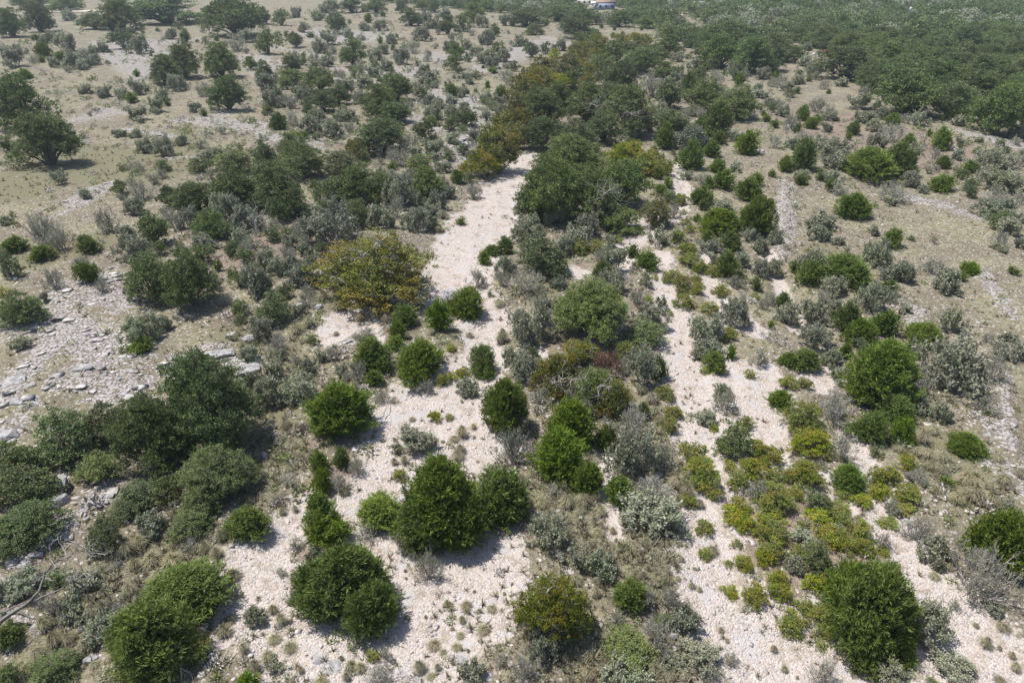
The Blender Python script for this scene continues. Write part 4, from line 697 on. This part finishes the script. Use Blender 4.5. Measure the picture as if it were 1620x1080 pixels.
for (x, y, h, lb) in ((888,600,1.6,'pale arching dead limbs in front of the rust red withered juniper, left'), (945,612,1.6,'pale arching dead limbs in front of the rust red withered juniper, right')):
    dead('dead_branch', lb, 'dead branch', [[(x+8,y+35,.2),(x+6,y+15,1.2),(x,y,h+.6),(x-16,y+8,h)], [(x+6,y+15,1.2),(x+18,y,h+.5),(x+34,y-2,h+.6)], [(x+7,y+18,1),(x-8,y+22,.9),(x-20,y+30,.5)]], [(x,y,h+.6,6,.8),(x-14,y+6,h,5,.6),(x+30,y-2,h+.6,6,.7),(x+14,y+4,h,5,.7)], .06)
for (x, y, h, lb) in ((590,405,4.6,'pale bare limbs rising from the middle of the sprawling ochre oak'), (640,385,4.6,'pale bare limbs rising from the right part of the sprawling ochre oak')):
    dead('dead_branch', lb, 'dead branch', [[(x,y+40,1.2),(x-2,y+18,3),(x-8,y,h),(x-22,y-8,h+.6)], [(x-2,y+18,3),(x+14,y+2,h),(x+30,y-6,h+.5)], [(x-8,y,h),(x+2,y-14,h+.9)]], [(x-10,y,h,7,1.0),(x-22,y-6,h+.5,6,.9),(x+28,y-4,h+.4,8,1.0),(x+10,y+4,h,7,1.0),(x+2,y-12,h+.6,6,.9)], .09)

for (x, y, h, lb) in ((945,168,5.5,'pale bare limbs in the dark oak crown beyond the creek bend'), (1000,180,5,'pale bare limbs on the right side of the dark creek oaks'), (955,305,5.5,'pale forked limb on the front of the dark creek bend oak'), (405,345,3.6,'twisted pale limbs in the oak scrub at centre left')):
    dead('dead_branch', lb, 'dead branch', [[(x,y+20,2),(x,y,h),(x-10,y-5,h+.5)], [(x,y,h),(x+12,y-4,h+.6)]], [(x-8,y-3,h,7,1.5),(x+10,y-3,h+.4,7,1.5),(x,y+2,h,6,1.3)], .1)

# ------------------------------------------------------------------ far houses, road, pole, junk
def flat(name, c, rough=.8):
    m = NT(name); g = m.n('NewGeometry').outputs['Position']
    m.l(m.mix(m.ramp(m.noise(g, 1.3, 4), .3, .7), tuple(v*.88 for v in c), c), m.b.inputs['Base Color']); m.b.inputs['Roughness'].default_value = rough; return m.m
MC = dict(white=flat('white_paint', (.78, .78, .76)), tin=flat('tin_roof', (.62, .62, .60), .5), brown=flat('brown_roof', (.42, .30, .22)), blue=flat('blue_wall', (.40, .48, .68)), dark=flat('window_glass', (.05, .06, .08), .2), rust=flat('rusty_metal', (.22, .10, .07)), grey=flat('weathered_wood', (.30, .28, .28)), road=flat('pale_caliche', (.60, .52, .43)), steel=flat('steel_blue', (.28, .32, .40)))
def boxes(name, B, mat, parent=None, rot=None):
    V, Fc = [], []
    for i, (x, y, z, sx, sy, sz) in enumerate(B):
        V.append(cub/.7*np.array([sx/2, sy/2, sz/2]) + np.array([x, y, z])); Fc.append(cf + 8*i)
    return link(name, mesh(name, np.concatenate(V), np.concatenate(Fc), MC[mat]), parent)
def house(x, y, L, Dp, h, label, wall, roof, rz=0, rise=1.2):
    p = at(x, y); o = link('house', None); o.location = (p[0], p[1], 0); o.rotation_euler = (0, 0, rz); tag(o, label, 'house')
    boxes('wall', [(0, 0, h/2, L, Dp, h)], wall, o)
    a, b, hh = L/2 + .5, Dp/2 + .5, h + .003
    V = [(-a, -b, hh), (a, -b, hh), (a, b, hh), (-a, b, hh), (-a, 0, hh + rise), (a, 0, hh + rise)]
    link('roof', mesh('roof', V, [(0, 1, 5, 4), (2, 3, 4, 5), (0, 3, 2, 1), (0, 4, 3, 3), (1, 2, 5, 5)], MC[roof]), o)
    for k in range(int(L//3.2)): boxes('window', [(-L/2 + 2 + k*3.2, -Dp/2 - .02, 1.7, 1.2, .1, 1.2)], 'dark', o)
    boxes('door', [(L/2 - 1, -Dp/2 - .02, 1.05, .95, .1, 2.05)], 'grey', o)
    boxes('chimney', [(L*.2, Dp*.1, h + rise, .7, .7, 1.2)], 'grey', o)
house(927, 8, 14, 7, 3, 'long low house with pale roof among far trees at the top, leftmost', 'white', 'tin', .12)
house(958, 15, 10, 8, 3.2, 'small blue-walled house with brown roof among far trees', 'blue', 'brown', -.1)
house(943, 14.5, 5, 4, 2.6, 'tiny white shed just left of the blue-walled house', 'white', 'white', 0)
house(1104, 15.5, 6, 4, 2.8, 'small white-roofed house between far trees right of the road', 'white', 'white', .2)
house(985, 4.5, 16, 8, 3, 'pale roofed house at the very top beyond the blue-walled house', 'white', 'tin', -.1)
def sheet(name, pts, z, mat, label):
    V = [tuple(at(x, y)[:2]) + (z,) for x, y in pts]; me = bpy.data.meshes.new(name); me.from_pydata(V, [], [list(range(len(V)))]); me.materials.append(MC[mat])
    tag(link(name, me), label, name.split('_')[-1], kind='structure')
sheet('road', [(1042,17),(1090,15),(1090,18),(1066,21),(1080,22),(1080,25),(1050,20)], .12, 'road', 'pale caliche road bending between far trees')
sheet('yard', [(900,10),(990,10),(990,2),(900,2)], .10, 'road', 'pale bare yard around the far houses')
sheet('track', [(1052,27),(1068,27),(1068,31),(1052,31)], .11, 'road', 'pale dirt track in front of the road')
sheet('dirt_road', [(215,17),(240,15),(250,19),(150,20),(75,20),(75,17)], .35, 'road', 'pale dirt track crossing dry grass at the top left')
p = at(1429, 52); o = link('utility_pole', None); o.location = (p[0], p[1], 0); tag(o, 'thin pole with a white box above the right hand woodland', 'pole')
mbm = bmesh.new(); bmesh.ops.create_cone(mbm, cap_ends=True, segments=8, radius1=.16, radius2=.11, depth=11, matrix=Matrix.Translation((0, 0, 5.5)))
me = bpy.data.meshes.new('post'); mbm.to_mesh(me); mbm.free(); me.materials.append(MC['grey']); link('post', me, o)
boxes('crossarm', [(0, 0, 10.6, 2.2, .12, .14)], 'grey', o); boxes('transformer', [(.35, -.28, 8.6, .8, .42, 1.5)], 'white', o)
def junk(x, y, n, s, mat, label, name='scrap_pile'):
    p = at(x, y); B = []; o = link(name, None); o.location = (p[0], p[1], 0); tag(o, label, 'scrap pile')
    V, Fc = [], []
    for i in range(n):
        sz = np.array([random.uniform(.5, 1)*s, random.uniform(.15, .5), random.uniform(.1, .5)])/2
        Rm = np.array(Matrix.Rotation(random.uniform(-.6, .6), 3, 'Z') @ Matrix.Rotation(random.uniform(-.3, .3), 3, 'Y'))
        V.append((cub/.7*sz) @ Rm.T + np.array([random.gauss(0, s*.35), random.gauss(0, 1.0), random.uniform(.3, 1.2)])); Fc.append(cf + 8*i)
    link('boards', mesh('boards', np.concatenate(V), np.concatenate(Fc), MC[mat]), o)
junk(1312, 87, 26, 3.5, 'rust', 'rusty brown scrap heap at the woodland edge beside a green tree')
junk(1249, 83, 5, 7, 'steel', 'long blue-grey pipes lying on dry grass near the woodland')
junk(1255, 92, 14, 3, 'grey', 'weathered grey lumber heap on the clearing before the woodland')
junk(1372, 83, 16, 4, 'grey', 'grey log pile half hidden behind the woodland edge oaks')
junk(1285, 87, 4, 1.2, 'white', 'small white scrap beside the rusty heap on the clearing')

# ------------------------------------------------------------------ air
hz = NT('valley_haze'); hz.t.nodes.remove(hz.b); vol = hz.n('VolumePrincipled'); vol.inputs['Color'].default_value = (.72, .86, 1, 1); vol.inputs['Density'].default_value = .00026; vol.inputs['Anisotropy'].default_value = .2
hz.l(vol.outputs[0], hz.out.inputs['Volume'])
link_h = link('haze', mesh('haze', cub/.7*np.array([1300, 760, 17.5]) + np.array([0, 560, 15.5]), cf, hz.m)); tag(link_h, 'thin pale haze over the far trees', 'haze', kind='stuff')
